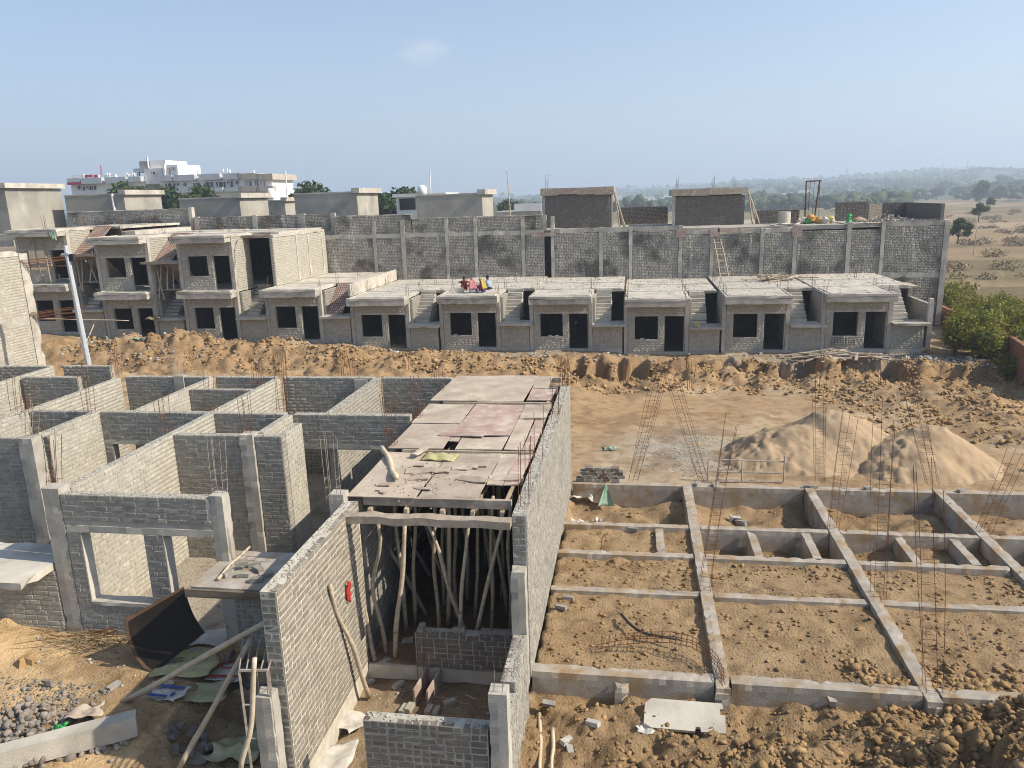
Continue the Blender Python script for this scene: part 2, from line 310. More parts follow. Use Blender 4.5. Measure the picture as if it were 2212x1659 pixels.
MOUNDS += [(7.4, 10.7, 2.1, 1.3, .85), (5.6, 10.0, 1.5, .9, .5), (8.9, 12.6, 1.5, 1.1, .7), (4.6, 9.9, 1.1, .7, .35), (-13.3, 12.1, 1.1, .8, .75), (-1.0, 11.1, .35, .3, .3), (2.3, 10.4, .8, .5, .2), (-12.0, 11.2, .6, .5, .2)]
PITS = [(at(a, 790, Y=41)[0], at(b, 790, Y=41)[0]) for a, b in ((1235, 1262), (1275, 1312), (1335, 1402), (1472, 1520), (1545, 1605), (1685, 1765), (1825, 1950))]
BX = (-1.7, 1.37, 1.63, 4.63, 4.89, 7.95, 8.21, 11.2, 11.46)
def H(x, y, fine=True):
    x = np.asarray(x, float); y = np.asarray(y, float)
    n1 = fbm(x*.8, y*.8, 4); n2 = fbm(x*3.1+5, y*3.1, 4) if fine else 0*x
    right = np.interp(y, [0, 9.5, 11.6, 21.3, 24, 30, 36, 39.2], [-.72, -.56, -.38, -.42, -.52, -.95, -1.35, -1.55])
    left = np.interp(y, [21.5, 26, 33, 37], [-.3, -.5, -.72, -.85])
    k = sstep(-6, -.5, x); z = left*(1-k)+right*k
    rough = ((x > -1.7) & (y < 11.7))*1.0
    z = z+.05*n1+.025*n2+rough*(.07*n2+.05*n1)
    # bench before the far houses
    fz = np.interp(x, FLOORX, FLOORZ)-.1
    edge = 40.9+.45*fbm(x*.5+3, y*0+1.7, 3)+.16*fbm(x*2.3, y*1.1, 3)
    ins = np.zeros_like(x)
    for a, b in PITS: ins = np.maximum(ins, sstep(a-.12, a+.05, x)*(1-sstep(b-.05, b+.12, x)))
    edge = edge+ins*(1.5+.25*fbm(x*3.1, y*0+4, 2))
    soft = np.where(x < -7, 2.6, .24)
    t = sstep(-soft, 0, y-edge); z = z-ins*.5*sstep(38.8, 40.4, y)*(y < 44)
    z = z*(1-t)+(fz+.06*n1+.03*n2)*t
    tz = sstep(36, 38, y)*(1-sstep(42.2, 43, y))
    if fine: z = z+tz*(.20*fbm(x*1.3+8, y*1.3, 4)+.09*fbm(x*4.2, y*4.2+3, 3))
    # mounds with lumpy crests
    nm = 1+.3*fbm(x*1.9+11, y*1.9, 4)+(.1*fbm(x*5+1, y*5, 3) if fine else 0)
    for mx, my, rx, ry, h in MOUNDS:
        d = ((x-mx)/rx)**2+((y-my)/ry)**2; z = z+np.where(d < 9, h*np.exp(-d*.9)*nm, 0)
    # plot cells
    def rect(x0, x1, y0, y1): return (x > x0) & (x < x1) & (y > y0) & (y < y1)
    bump = .03*n1+.045*n2
    z = np.where(rect(-1.7, 12.5, 11.75, 16.5), -.11+bump*.8, z)
    z = np.where(rect(-1.7, 1.5, 16.5, 18.1), -.14+bump, z)
    z = np.where(rect(1.5, 12.5, 16.5, 18.1), -.58+bump*1.2+.22*sstep(4.9, 6, x)*(x < 8), z)
    z = np.where(rect(-1.7, 12.5, 18.1, 20.95), -.55+bump*1.2+.15*n1, z)
    hp = sum(h*np.exp(-.9*(((x-mx)/rx)**2+((y-my)/ry)**2)) for mx, my, rx, ry, h in MOUNDS[-8:-5])
    z = np.where(rect(-1.7, 12.5, 11.75, 16.5), np.maximum(z, -.55+hp*nm), z)
    # left block floors and its front yard
    z = np.where((x < -5) & (y > 12.05) & (y < 21.5), -.1+.02*n2, z)
    fg = np.interp(y, [6, 9, 12.1], [-.3, -.06, .1])+.05*n1+.02*n2
    for mx, my, rx, ry, h in (MOUNDS[-4], MOUNDS[-1]): fg = fg+h*np.exp(-.9*(((x-mx)/rx)**2+((y-my)/ry)**2))*nm
    pit = sstep(-7.6, -6.6, x)*(1-sstep(10.9, 11.7, y)); fg = fg-.42*pit+.05*n2*pit
    z = np.where((x < -4.85) & (y <= 12.05), fg, z)
    z = np.where((x >= -4.85) & (x < -1.8) & (y > 11.9) & (y < 21.5), -.12+.015*n2, z)
    z = np.where((x >= -4.85) & (x < -1.8) & (y <= 11.9), -.5+.06*n1+.04*n2, z)
    # land beyond
    r = np.hypot(x, y); far = np.interp(y, [44, 60, 90, 140, 260, 700, 1500, 9000], [-.8, -1.2, -2.3, -3.0, -4, -6, -8, -10])
    far = far+np.where(y > 70, .35*np.round(fbm(x*.012, y*.03, 3)*3)+.12*fbm(x*.11, y*.3, 3), 0)
    u = x/np.maximum(y, 1)
    hill = sstep(700, 2300, y)*(6+46*sstep(-.25, .5, u)+14*fbm(u*6+2, y*.0011, 4))+sstep(3500, 7500, y)*(30+60*sstep(-.1, .55, u)+25*fbm(u*4, y*.0006, 3))
    kk = sstep(46, 58, y) if True else 0
    kk = np.maximum(kk, sstep(19.5, 22, x)*sstep(41, 46, y))
    return z*(1-kk)+(far+hill)*kk
ys = np.concatenate([np.geomspace(6.3, 60, 640), np.geomspace(60, 9500, 130)[1:]]); us = np.linspace(-1.38, .98, 640)
YY, UU = np.meshgrid(ys, us, indexing='ij'); XX = UU*(YY+4)
ZZ = H(XX, YY); nr, nc = YY.shape
a = (np.arange(nr-1)[:, None]*nc+np.arange(nc-1)[None]).ravel()
me = np_mesh('ground', np.stack([XX, YY, ZZ], -1).reshape(-1, 3), np.stack([a, a+1, a+nc+1, a+nc], 1), smooth=True)
def blend(c, c2, k): return c*(1-k[..., None])+np.array(c2)*k[..., None]
n1 = fbm(XX*.35, YY*.35, 5); n2 = fbm(XX*1.7+9, YY*1.7, 4); n3 = fbm(XX*.13+4, YY*.13, 3)
C = np.zeros(XX.shape+(3,))+np.array((.40, .295, .19))
C = blend(C, (.48, .38, .265), sstep(.0, .7, n1))
C = blend(C, (.42, .295, .175), sstep(.15, .6, n3+.3*n2)*sstep(22, 30, YY)*.8)
C = blend(C, (.345, .235, .135), sstep(36.5, 38.5, YY)*(1-sstep(42.2, 43.2, YY))*(.55+.35*sstep(-.3, .3, n2)))
C = blend(C, (.36, .33, .285), sstep(.25, .6, n1+.5*n2)*sstep(41.6, 42.4, YY)*.7)
g = np.exp(-(((XX-1.7)/2.2)**2+((YY-26.2)/3.0)**2)); C = blend(C, (.40, .365, .31), np.clip(g*1.25, 0, 1)*sstep(-.7, .1, n2+.4))
C = blend(C, (.335, .245, .15), ((XX > -1.7) & (YY < 21) & (YY > 11.7)).astype(float)*.75)
C = blend(C, (.29, .205, .12), ((XX > -1.7) & (YY <= 11.7)).astype(float)*.85)
C = blend(C, (.41, .385, .34), ((XX < -5) & (YY > 12.05) & (YY < 21.5)).astype(float)*.85)
C = blend(C, (.60, .44, .26), ((XX < -4.85) & (YY <= 12.05)).astype(float)*.85)
C = blend(C, (.50, .285, .11), ((XX < -12.2) & (YY <= 13)).astype(float)*.8*sstep(-.4, .2, n2))
C = blend(C, (.27, .20, .13), ((XX < -4.85) & (XX > -7.4) & (YY <= 11)).astype(float)*.7)
C = blend(C, (.33, .26, .185), ((XX >= -4.85) & (XX < -1.8) & (YY < 12.2)).astype(float)*.8)
C = blend(C, (.12, .10, .08), ((XX >= -4.85) & (XX < -1.8) & (YY >= 12.6) & (YY < 21.5)).astype(float)*.9)  # shade under the deck painted into the soil colour
n6 = fbm(XX*.9+31, YY*.9, 5)
C = blend(C, (.25, .17, .10), sstep(.1, .7, n6)*.55*(YY < 47)*(1-((XX < -5) & (YY > 12.05) & (YY < 21.5))))
C = C*np.array((1.0, .97, .90))
ff = sstep(47, 60, YY); n4 = fbm(XX*.02+3, YY*.07, 4); n5 = fbm(XX*.006, YY*.02, 3)
F_ = np.zeros_like(C)+np.array((.31, .23, .14)); F_ = blend(F_, (.20, .155, .095), sstep(.05, .45, n4)); F_ = blend(F_, (.38, .295, .20), sstep(.2, .6, -n4)*.8)
F_ = blend(F_, (.17, .155, .075), sstep(.15, .5, n5)*.7)
F_ = blend(F_, (.07, .09, .035), sstep(600, 900, YY)*.9)
C = C*(1-ff[..., None])+F_*ff[..., None]
ca = me.color_attributes.new('Col', 'FLOAT_COLOR', 'POINT'); ca.data.foreach_set('color', np.concatenate([C, np.ones(XX.shape+(1,))], -1).astype(np.float32).ravel())
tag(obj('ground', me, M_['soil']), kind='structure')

# ------------------------------------------------------------------ scattered lumps (uncountable)
def ico():
    t = (1+5**.5)/2; V = np.array([(-1, t, 0), (1, t, 0), (-1, -t, 0), (1, -t, 0), (0, -1, t), (0, 1, t), (0, -1, -t), (0, 1, -t), (t, 0, -1), (t, 0, 1), (-t, 0, -1), (-t, 0, 1)], float)
    F = [(0, 11, 5), (0, 5, 1), (0, 1, 7), (0, 7, 10), (0, 10, 11), (1, 5, 9), (5, 11, 4), (11, 10, 2), (10, 7, 6), (7, 1, 8), (3, 9, 4), (3, 4, 2), (3, 2, 6), (3, 6, 8), (3, 8, 9), (4, 9, 5), (2, 4, 11), (6, 2, 10), (8, 6, 7), (9, 8, 1)]
    return V/np.linalg.norm(V[0]), np.array(F)
IV, IF = ico()
def rots(n):
    q = rng.normal(size=(n, 4)); q /= np.linalg.norm(q, axis=1)[:, None]; w_, x, y, z = q.T
    return np.stack([1-2*(y*y+z*z), 2*(x*y-z*w_), 2*(x*z+y*w_), 2*(x*y+z*w_), 1-2*(x*x+z*z), 2*(y*z-x*w_), 2*(x*z-y*w_), 2*(y*z+x*w_), 1-2*(x*x+y*y)], 1).reshape(n, 3, 3)
def lumps_mesh(name, P, S, flatn=.7, jit=.5):
    n = len(P); V = IV[None]*(1+rng.uniform(-jit, jit, (n, 12, 1)))*rng.uniform(.55, 1.35, (n, 1, 3))
    V = np.einsum('nij,nvj->nvi', rots(n), V); V[:, :, 2] *= flatn
    V = V*S[:, None, None]+P[:, None]
    F = (IF[None]+12*np.arange(n)[:, None, None]).reshape(-1, 3)
    return np_mesh(name, V.reshape(-1, 3), F)
def scatter(name, label, cat, boxes, m, smin, smax, mask=None, sink=.25, power=2.2):
    P = []; S = []
    for x0, x1, y0, y1, n in boxes:
        x = rng.uniform(x0, x1, n); y = rng.uniform(y0, y1, n)
        cl = fbm(x*1.1+2, y*1.1, 3); keep = rng.uniform(-.9, .7, n) < cl
        if mask is not None: keep &= mask(x, y)
        x = x[keep]; y = y[keep]; s = smin+(smax-smin)*rng.uniform(0, 1, len(x))**(power*2)
        P.append(np.stack([x, y, H(x, y)+s*(.6-sink)], 1)); S.append(s)
    o = obj(name, lumps_mesh(name, np.concatenate(P), np.concatenate(S)), m); return tag(o, label, cat, kind='stuff')
def clear(x, y):
    ok = np.ones(len(x), bool)
    for b in (1.5, 4.76, 8.08): ok &= ~((np.abs(x-b) < .17) & (y > 11.7) & (y < 21.2))
    for b in (11.85, 14.8, 16.5, 18.1, 20.95): ok &= ~((np.abs(y-b) < .17) & (x > -1.7))
    return ok
scatter('soil_clods', 'brown clods of soil strewn over the plot cells and front heap', 'soil', [(-1.6, 9.5, 9.3, 11.6, 9000), (3, 9.5, 8.8, 12.5, 5000), (-1.6, 8, 12, 14.6, 4200), (-1.6, 9, 14.9, 16.4, 4800), (-1.6, 9.5, 16.6, 18, 900), (-1.6, 10, 18.3, 20.8, 1500)], M_['clod'], .006, .05, mask=clear, power=2.6)
scatter('heap_clods', 'large dark clods on the soil heap at the bottom right', 'soil', [(3.6, 9.6, 9.2, 12.9, 6500), (0, 5, 9.2, 11, 900)], M_['clod'], .012, .095, power=1.2, sink=.45)
scatter('orange_soil_lumps', 'orange lumps of dug soil along the trench before the far houses', 'soil', [(-33, -6, 38.8, 42.4, 11000), (-6, 19, 36.3, 41.5, 11000), (-6, 19, 40.2, 41.6, 5000), (8, 17, 27, 37, 6000), (-14.5, -11.5, 10.6, 12.6, 260)], M_['clod_orange'], .012, .12)
scatter('grey_rubble', 'broken grey brick rubble strewn before the far house walls', 'rubble', [(-34, 17, 41.6, 43.9, 1500), (13, 18.5, 41, 43.6, 900), (-33, -24, 38.5, 42.5, 900)], M_['rubble'], .025, .13)
scatter('gravel_patch', 'spread patch of grey gravel behind the plinth beams', 'gravel', [(.1, 4.0, 22.2, 29.5, 7000)], M_['gravel'], .012, .03, mask=lambda x, y: ((x-2.0)/1.9)**2+((y-25.9)/3.5)**2 < 1)
scatter('loose_grit', 'crumbs of brick and mortar littering floors of the left rooms', 'grit', [(-10.3, -5.2, 12.3, 17.2, 900), (-4.6, -2, 9, 11.8, 900), (-12, -5, 8.2, 12, 900)], M_['rubble'], .008, .04)
# ================================================================== BRICK WALLS
BL, CH = .232, .104
def brick_variant(L, hh=.083, dep=.09):
    """front at y=0, running back to -dep; rounded, uneven arrises; centred in x and z"""
    j = lambda s=.003: rng.uniform(-s, s)
    x, z = L/2-.0125, hh/2; V = []
    for d, ins in ((-dep, 0), (-.007, 0), (0, .008)):
        for sx, sz in ((-1, -1), (1, -1), (1, 1), (-1, 1)):
            V.append((sx*(x-ins)+j(), d+(j(.003) if d > -.05 else 0), sz*(z-ins)+j()))
    F = []
    for r in (0, 4):
        for k in range(4): F.append((r+k, r+(k+1) % 4, r+4+(k+1) % 4, r+4+k))
    F.append((8, 9, 10, 11)); return np.array(V), F
def _vm(L, n):
    out = []
    for i in range(n):
        V, F = brick_variant(L); m = bpy.data.meshes.new('brick'); m.from_pydata(V.tolist(), [], F); m.update(); out.append((V, F, m))
    return out
BV = {'s': _vm(BL, 6), 'h': _vm(.12, 4)}
BRICK_MESH = {}
def brick_mesh(kind, i, m):
    k = (kind, i, m)
    if k not in BRICK_MESH:
        b = BV[kind][i][2].copy(); b.materials.append(M_[m]); BRICK_MESH[k] = b
    return BRICK_MESH[k]
class Bricks:
    """collects brick placements; the nearest ones in view become objects, the rest one joined part"""
    def __init__(s): s.B = []
    def put(s, p, ux, un, L, kind=None):
        kind = kind or ('s' if L > .15 else 'h'); full = BL if kind == 's' else .12
        s.B.append((np.array(p, float), ux, un, L/full, kind, int(rng.integers(len(BV[kind])))))
    def finish(s, parent, m, limit):
        near = []
        if limit:
            vis = [(np.linalg.norm(b[0]-CAMP), i) for i, b in enumerate(s.B) if in_frame(b[0], 4) and (CAMP-b[0])@np.array([*b[2], 0]) > 0]
            vis.sort(); near = [i for _, i in vis[:limit]]
        ns = set(near)
        for i in near:
            p, ux, un, sc, kind, v = s.B[i]
            o = bpy.data.objects.new('brick', brick_mesh(kind, v, m)); COL.objects.link(o); o.parent = parent
            tl = rng.normal(0, .006)
            Mx = Matrix(((ux[0]*sc, un[0], 0, p[0]), (ux[1]*sc, un[1], 0, p[1]), (tl, 0, 1, p[2]), (0, 0, 0, 1)))
            o.matrix_local = Mx
        rest = [b for i, b in enumerate(s.B) if i not in ns]
        if rest:
            V = np.empty((len(rest)*12, 3), np.float32); Q = np.empty((len(rest)*9, 4), np.int32)
            for i, (p, ux, un, sc, kind, v) in enumerate(rest):
                bv, bf, _ = BV[kind][v]
                V[i*12:i*12+12, 0] = p[0]+bv[:, 0]*ux[0]*sc+bv[:, 1]*un[0]; V[i*12:i*12+12, 1] = p[1]+bv[:, 0]*ux[1]*sc+bv[:, 1]*un[1]; V[i*12:i*12+12, 2] = p[2]+bv[:, 2]+bv[:, 0]*rng.normal(0, .006)
                Q[i*9:i*9+9] = np.array(bf)+12*i
            tag(obj('brickwork', np_mesh('brickwork', V, Q), M_[m], parent), kind='stuff')
def split_rects(L, z0, z1, ops):
    us_ = sorted({0, L, *[o[0] for o in ops], *[o[1] for o in ops]}); us_ = [u for u in us_ if 0 <= u <= L]; out = []
    for a, b in zip(us_[:-1], us_[1:]):
        segs = [(z0, z1)]
        for o in ops:
            if o[0] <= a+1e-6 and o[1] >= b-1e-6:
                ns = []
                for s0, s1 in segs:
                    if o[2] > s0: ns.append((s0, min(s1, o[2])))
                    if o[3] < s1: ns.append((max(s0, o[3]), s1))
                segs = [q for q in ns if q[1]-q[0] > .01]
        for s0, s1 in segs: out.append((a, b, s0, s1))
    return out
def wall_into(t, a, b, z0, z1, th=.2, faces='+', ops=(), m='brick', mm='mortar', limit=300, ends='', head=.32, bands=(), skip=None, topskip=0, proud=.010, core='mortar_core'):
    """brick wall on line a-b (its centre line). '+' is the right hand face looking from a to b. ops: (u0,u1,z0,z1) openings; bands: concrete strips left without bricks"""
    a = np.array(a, float); b = np.array(b, float); L = np.linalg.norm(b-a); ux = (b-a)/L; un = np.array([ux[1], -ux[0]])
    cb = MB()
    for u0, u1, s0, s1 in split_rects(L, z0, z1-.012, ops):
        P = [a+ux*u+un*n for u, n in ((u0, th/2), (u1, th/2), (u1, -th/2), (u0, -th/2))]
        V = [(p[0], p[1], s0) for p in P]+[(p[0], p[1], s1) for p in P]
        cb.add(V, [(0, 1, 2, 3)[::-1], (4, 5, 6, 7)]+[(k, (k+1) % 4, 4+(k+1) % 4, 4+k) for k in range(4)])
    cb.build(core, M_[mm], t)
    bk = Bricks(); nco = int(round((z1-z0)/CH))
    ch = (z1-z0)/nco
    for sg in faces:
        s = 1 if sg == '+' else -1; n = un*s; d = ux*(-1 if s < 0 else 1)
        for c in range(nco):
            zc = z0+(c+.5)*ch
            u = -rng.uniform(0, .02)-(BL/2 if c % 2 else 0)
            while u < L:
                l = BL if rng.random() > head else .122
                v0, v1 = max(u, .004), min(u+l, L-.004); u += l
                if v1-v0 < .05: continue
                bad = False
                for o in list(ops)+[(q[0], q[1], q[2], q[3]) for q in bands]:
                    if zc+.03 > o[2] and zc-.03 < o[3] and v1 > o[0] and v0 < o[1]:
                        if v0 < o[0] and o[0]-v0 > .05: v1 = o[0]-.004
                        elif v1 > o[1] and v1-o[1] > .05: v0 = o[1]+.004
                        else: bad = True
                if bad or v1-v0 < .05: continue
                if skip and skip((v0+v1)/2, zc): continue
                p = a+ux*(v0+v1)/2+n*(th/2+proud+rng.normal(0, .0018))
                bk.put((p[0], p[1], zc+rng.normal(0, .003)), d, n, v1-v0)
    for e in ends:
        n = -ux if e == 'a' else ux; q0 = a if e == 'a' else b; d = np.array([-n[1], n[0]])
        for c in range(nco):
            zc = z0+(c+.5)*ch
            if c % 2: bk.put((*(q0+n*(.008+rng.normal(0, .004))), zc), d, n, min(th-.01, BL))
            else:
                for k in (-1, 1): bk.put((*(q0+n*(.008+rng.normal(0, .004))+d*k*th/4), zc), d, n, th/2-.008, 'h')
    if limit and z1 > .5:
        n_ = int(L*60); uu = rng.uniform(.02, L-.02, n_); vv = rng.uniform(-th/2+.01, th/2-.01, n_); pp = a[None]+ux[None]*uu[:, None]+un[None]*vv[:, None]
        tag(obj('mortar_bed', lumps_mesh('mortar_bed', np.column_stack([pp, np.full(n_, z1-.006)]), rng.uniform(.006, .024, n_), .5, .35), M_['mortar' if mm == 'mortar_pale' else mm], t), kind='stuff')
    bk.finish(t, m, limit); return t
def wall(label, a, b, z0, z1, group=None, name='brick_wall', **k):
    t = thing(name, label, 'wall', group=group); return wall_into(t, a, b, z0, z1, **k)
def column(label, x0, x1, y0, y1, z0, z1, m='conc', name='concrete_column', cat='column', group=None, parent=None):
    mb = MB().rbox(x0, x1, y0, y1, z0, z1, seg=.12, j=.004)
    o = mb.build(name if parent is None else 'column', M_[m], parent)
    if parent is None: tag(o, label, cat, group)
    return o
def rebar(mb, p, q, r=.008, bend=.02, n=4):
    p = np.array(p, float); q = np.array(q, float); L = np.linalg.norm(q-p); pts = []; o1 = rng.normal(0, bend*L, 3); o1[2] *= .2
    for i in range(n+1):
        t = i/n; pts.append(p+(q-p)*t+o1*math.sin(math.pi*t)*.5+o1*t*.6)
    return mb.tube(pts, r, 5)
def cage(label, base, top=None, w=.2, d=.15, h=1.3, bars=4, tie=(.1, .35), tiestep=.18, m='rust', mt=None, r=.0055, group=None, splay=.0, upper=1.0, name='rebar_cage'):
    """upright cage of column bars with square ties; top = leaning top point"""
    base = np.array(base, float); top = base+np.array([rng.normal(0, .04), rng.normal(0, .04), h]) if top is None else np.array(top, float)
    t = thing(name, label, 'rebar cage', base, group=group); ax = top-base
    cs = [(-1, -1), (1, -1), (1, 1), (-1, 1), (0, -1), (0, 1)][:bars]
    for cx, cy_ in cs:
        mb = MB(); k = rng.uniform(.82, 1.0) if upper < 1.01 else 1
        spl = 1+splay*rng.uniform(.3, 1.5)
        rebar(mb, (cx*w/2, cy_*d/2, 0), (ax[0]*k+cx*w/2*spl, ax[1]*k+cy_*d/2*spl, ax[2]*k), r, .012+splay*.008); mb.build('bar', M_[m], t)
    hh = np.linalg.norm(ax); zz = tie[0]
    while zz < tie[1]:
        f = zz/hh; c = ax*f; e = .012; mb = MB(); ti = rng.normal(0, .015, 2)
        pts = [(c[0]+sx*(w/2+e), c[1]+sy*(d/2+e), c[2]+ti[0]*sx+ti[1]*sy) for sx, sy in ((-1, -1), (1, -1), (1, 1), (-1, 1), (-1, -1))]
        mb.tube(pts, r*.75, 4); mb.build('tie', M_[mt or m], t); zz += tiestep*rng.uniform(.8, 1.2)
    return t

# ================================================================== LEFT BLOCK OF HALF-BUILT ROOMS
ZT = 2.95
# left side wall of the formwork bay
t = thing('brick_wall', 'tall rough brick wall on the left of the propped formwork bay, brick-faced to the right', 'wall')
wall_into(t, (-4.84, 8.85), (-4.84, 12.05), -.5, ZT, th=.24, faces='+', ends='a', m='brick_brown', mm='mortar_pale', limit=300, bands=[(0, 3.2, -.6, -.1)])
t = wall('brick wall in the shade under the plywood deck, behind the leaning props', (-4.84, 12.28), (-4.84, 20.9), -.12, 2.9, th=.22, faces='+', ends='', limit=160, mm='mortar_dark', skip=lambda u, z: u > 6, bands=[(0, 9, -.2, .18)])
MB().box(-4.722, -4.718, 14.2, 20.6, .2, 2.85).build('shade_sheet', M_['inner'], t)  # thin near-black sheet, paints deep shade onto the wall under the deck
wall('dark cross wall added to close the far end under the plywood deck against light', (-4.72, 20.75), (-1.96, 20.75), -.12, 2.9, th=.2, faces='+', m='brick_dark', mm='mortar_dark', limit=0)  # presumed rear wall, added to stop light entering the bay from behind
# right side wall
t = wall('long brick wall beside the open plinth plot, its face sunlit', (-1.83, 11.66), (-1.83, 20.55), -.05, ZT, th=.24, faces='+', ends='a', m='brick', limit=300)
MB().box(-1.957, -1.952, 12.3, 20.5, -.1, 2.9).build('shade_sheet', M_['inner'], t)  # thin near-black sheet, paints shade onto the bay side of this wall
column('stub of concrete column at the near end of the long brick wall beside the plot', -1.97, -1.72, 11.4, 11.645, -.1, 2.06)
wall('low stepped brick wall running from the concrete stub towards the viewer', (-1.83, 10.1), (-1.83, 11.38), -.6, .95, th=.22, faces='+-', ends='a', m='brick')
wall('lowest step of brick wall behind the front right concrete column', (-1.83, 9.2), (-1.83, 10.07), -.6, .78, th=.22, faces='+-', ends='a', m='brick', limit=120)
column('concrete column stub with three bars at the right end of the front wall', -1.9, -1.64, 8.92, 9.17, -.7, 1.55)
column('concrete column stub standing before the left wall of the formwork bay', -5.08, -4.82, 8.55, 8.80, -.6, 1.52)
wall('low front wall of dark bricks at the bottom of the view', (-3.7, 9.06), (-1.93, 9.06), -.6, .98, th=.2, faces='+', ends='a', m='brick_dark', mm='mortar', head=.5)
t = wall('knee-high dark brick wall with loose bricks on top, below the props', (-3.8, 11.98), (-1.98, 11.98), -.12, .56, th=.2, faces='+', ends='a', m='brick_dark')
MB().rbox(-4.72, -1.98, 11.86, 12.1, -.4, -.125, seg=.3, j=.006).build('plinth_beam', M_['conc'], None)
tag(bpy.data.objects['plinth_beam'], 'concrete ground beam across the formwork bay under the knee-high wall', 'beam')
column('square concrete column with rebar at the front left corner of the plywood deck', -5.24, -4.965, 12.02, 12.29, -.12, 3.06)

# tower-like front room
TW = thing('brick_wall', 'front brick wall of left room with window and door openings under a lintel', 'wall')
wall_into(TW, (-10.42, 12.06), (-7.46, 12.06), 0, ZT, th=.22, faces='+', ops=[(.3, 1.57, .80, 2.2), (1.96, 2.98, -.1, 2.2)], bands=[(-.1, 3.1, 2.2, 2.36)], m='brick', limit=300)
MB().rbox(-10.4, -7.47, 11.93, 12.19, 2.2, 2.34, seg=.15, j=.005).build('lintel', M_['conc'], TW)
MB().rbox(-10.14, -8.86, 11.92, 12.2, .72, .80, seg=.2, j=.004).build('window_sill', M_['conc_light'], TW)
MB().box(-10.14, -10.115, 11.94, 12.18, .8, 2.2).build('jamb', M_['conc_light'], TW)
MB().box(-8.47, -8.445, 11.94, 12.18, .05, 2.2).build('jamb', M_['conc_light'], TW)
column('concrete corner column with rebar at the right end of the windowed front wall', -7.46, -7.2, 11.94, 12.2, -.05, 3.0, m='conc_light')
column('rough concrete corner column at the left end of the windowed front wall', -10.78, -10.43, 11.94, 12.25, 0, 3.05)
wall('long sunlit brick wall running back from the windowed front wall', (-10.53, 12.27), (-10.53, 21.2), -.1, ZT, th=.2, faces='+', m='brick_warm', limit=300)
wall('low brick wall under the canopy slab at the left edge', (-14.4, 12.06), (-10.8, 12.06), -.1, 1.39, th=.22, faces='+', m='brick_warm', limit=220)
o = MB().rbox(-14.6, -10.82, 11.14, 12.75, 1.39, 1.55, seg=.2, j=.008).build('canopy_slab', M_['conc_light']); tag(o, 'pale concrete canopy slab projecting at the left edge over a low wall', 'slab')
# stair ledge between the tower and the formwork bay
o = MB().rbox(-7.42, -4.98, 11.0, 12.4, 1.65, 1.74, seg=.2, j=.006).build('ledge_slab', M_['conc_dirty']); tag(o, 'concrete ledge slab with loose bricks on it beside the tall wall', 'slab')
o = MB().box(-7.5, -5.0, 10.93, 10.99, 1.58, 1.71, j=.01).build('form_plank', M_['wood_dark']); tag(o, 'timber form plank along the front of the ledge slab with bricks', 'plank')
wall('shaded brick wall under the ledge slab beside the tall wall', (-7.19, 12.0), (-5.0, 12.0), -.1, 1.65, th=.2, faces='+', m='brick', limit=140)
for i, (x0, x1) in enumerate(((-10.42, -8.78), (-8.42, -7.78))):
    wall(['damp patched brick wall behind the front room, left of the tall grey column', 'narrow brick wall right of the tall grey column behind the front room'][i], (x0, 15.7), (x1, 15.7), -.1, ZT, th=.2, faces='+', limit=300, ends='b' if i else '')
column('tall grey concrete column with cracked lower half behind the front room', -8.77, -8.43, 15.52, 15.82, -.1, 3.0)
wall('short sunlit return wall at the doorway right of the tall grey column', (-7.87, 15.82), (-7.87, 16.7), -.1, ZT, th=.18, faces='+', m='brick_warm', limit=200)
wall('sunlit brick wall running back behind the tall grey column', (-8.42, 15.85), (-8.42, 17.4), -.1, ZT, th=.2, faces='+', m='brick_warm', limit=120)
# second cross line
for x0, x1, ops, lab in ((-13.6, -10.66, [(.25, 2.3, .0, 2.1)], 'dark cross wall over a lintel, second row, left of the long sunlit wall'), (-10.42, -8.54, [], 'dark cross wall, second row, right of the long sunlit wall'), (-8.3, -5.32, [(.1, 2.2, -.1, 2.05)], 'dark cross wall over a wide doorway, next to the plywood deck'), (-15.6, -13.86, [], 'dark cross wall, second row, second from the left edge')):
    t = wall(lab, (x0, 17.5), (x1, 17.5), -.1, ZT, th=.2, faces='+', ops=ops, bands=[(0, 9, 2.0, 2.18)] if ops else (), limit=300)
    if ops: MB().rbox(x0+.01, x1-.01, 17.385, 17.615, 2.08, 2.2, seg=.2, j=.004).build('lintel', M_['conc'], t)
wall('sunlit brick wall with small opening, left of the damp patched wall', (-13.75, 15.4), (-13.75, 17.38), -.1, ZT, th=.2, faces='+', m='brick_warm', limit=300)
wall('sunlit wall at the left, between second and third cross rows', (-15.75, 15.9), (-15.75, 21.2), -.1, ZT, th=.2, faces='+', m='brick_warm', limit=300)
wall('sunlit partition running back behind the dark cross wall with lintel', (-12.7, 17.62), (-12.7, 21.3), -.1, ZT, th=.18, faces='+', m='brick_warm', limit=300)
wall('sunlit partition running back beside the plywood deck', (-7.45, 17.62), (-7.45, 21.4), -.1, ZT, th=.2, faces='+', m='brick', limit=300)
wall('short dark cross wall between the two sunlit partitions, third row', (-12.59, 20.0), (-10.66, 20.0), -.1, ZT-.03, th=.18, faces='+', limit=200)
for x0, x1, lab in ((-15.6, -13.95, 'dark rear wall at the far left corner of the room block'), (-13.6, -12.82, 'small dark rear wall left of the sunlit partition'), (-12.58, -10.66, 'dark rear wall in the middle of the room block'), (-10.4, -7.58, 'dark rear wall right of the long sunlit wall'), (-7.3, -5.2, 'dark rear wall next to the far end of the plywood deck')):
    wall(lab, (x0, 21.45), (x1, 21.45), -.2, ZT, th=.2, faces='+', limit=240)
column('grey concrete stub in the rear wall left of the sunlit partition', -13.95, -13.62, 21.3, 21.58, -.2, 2.98)
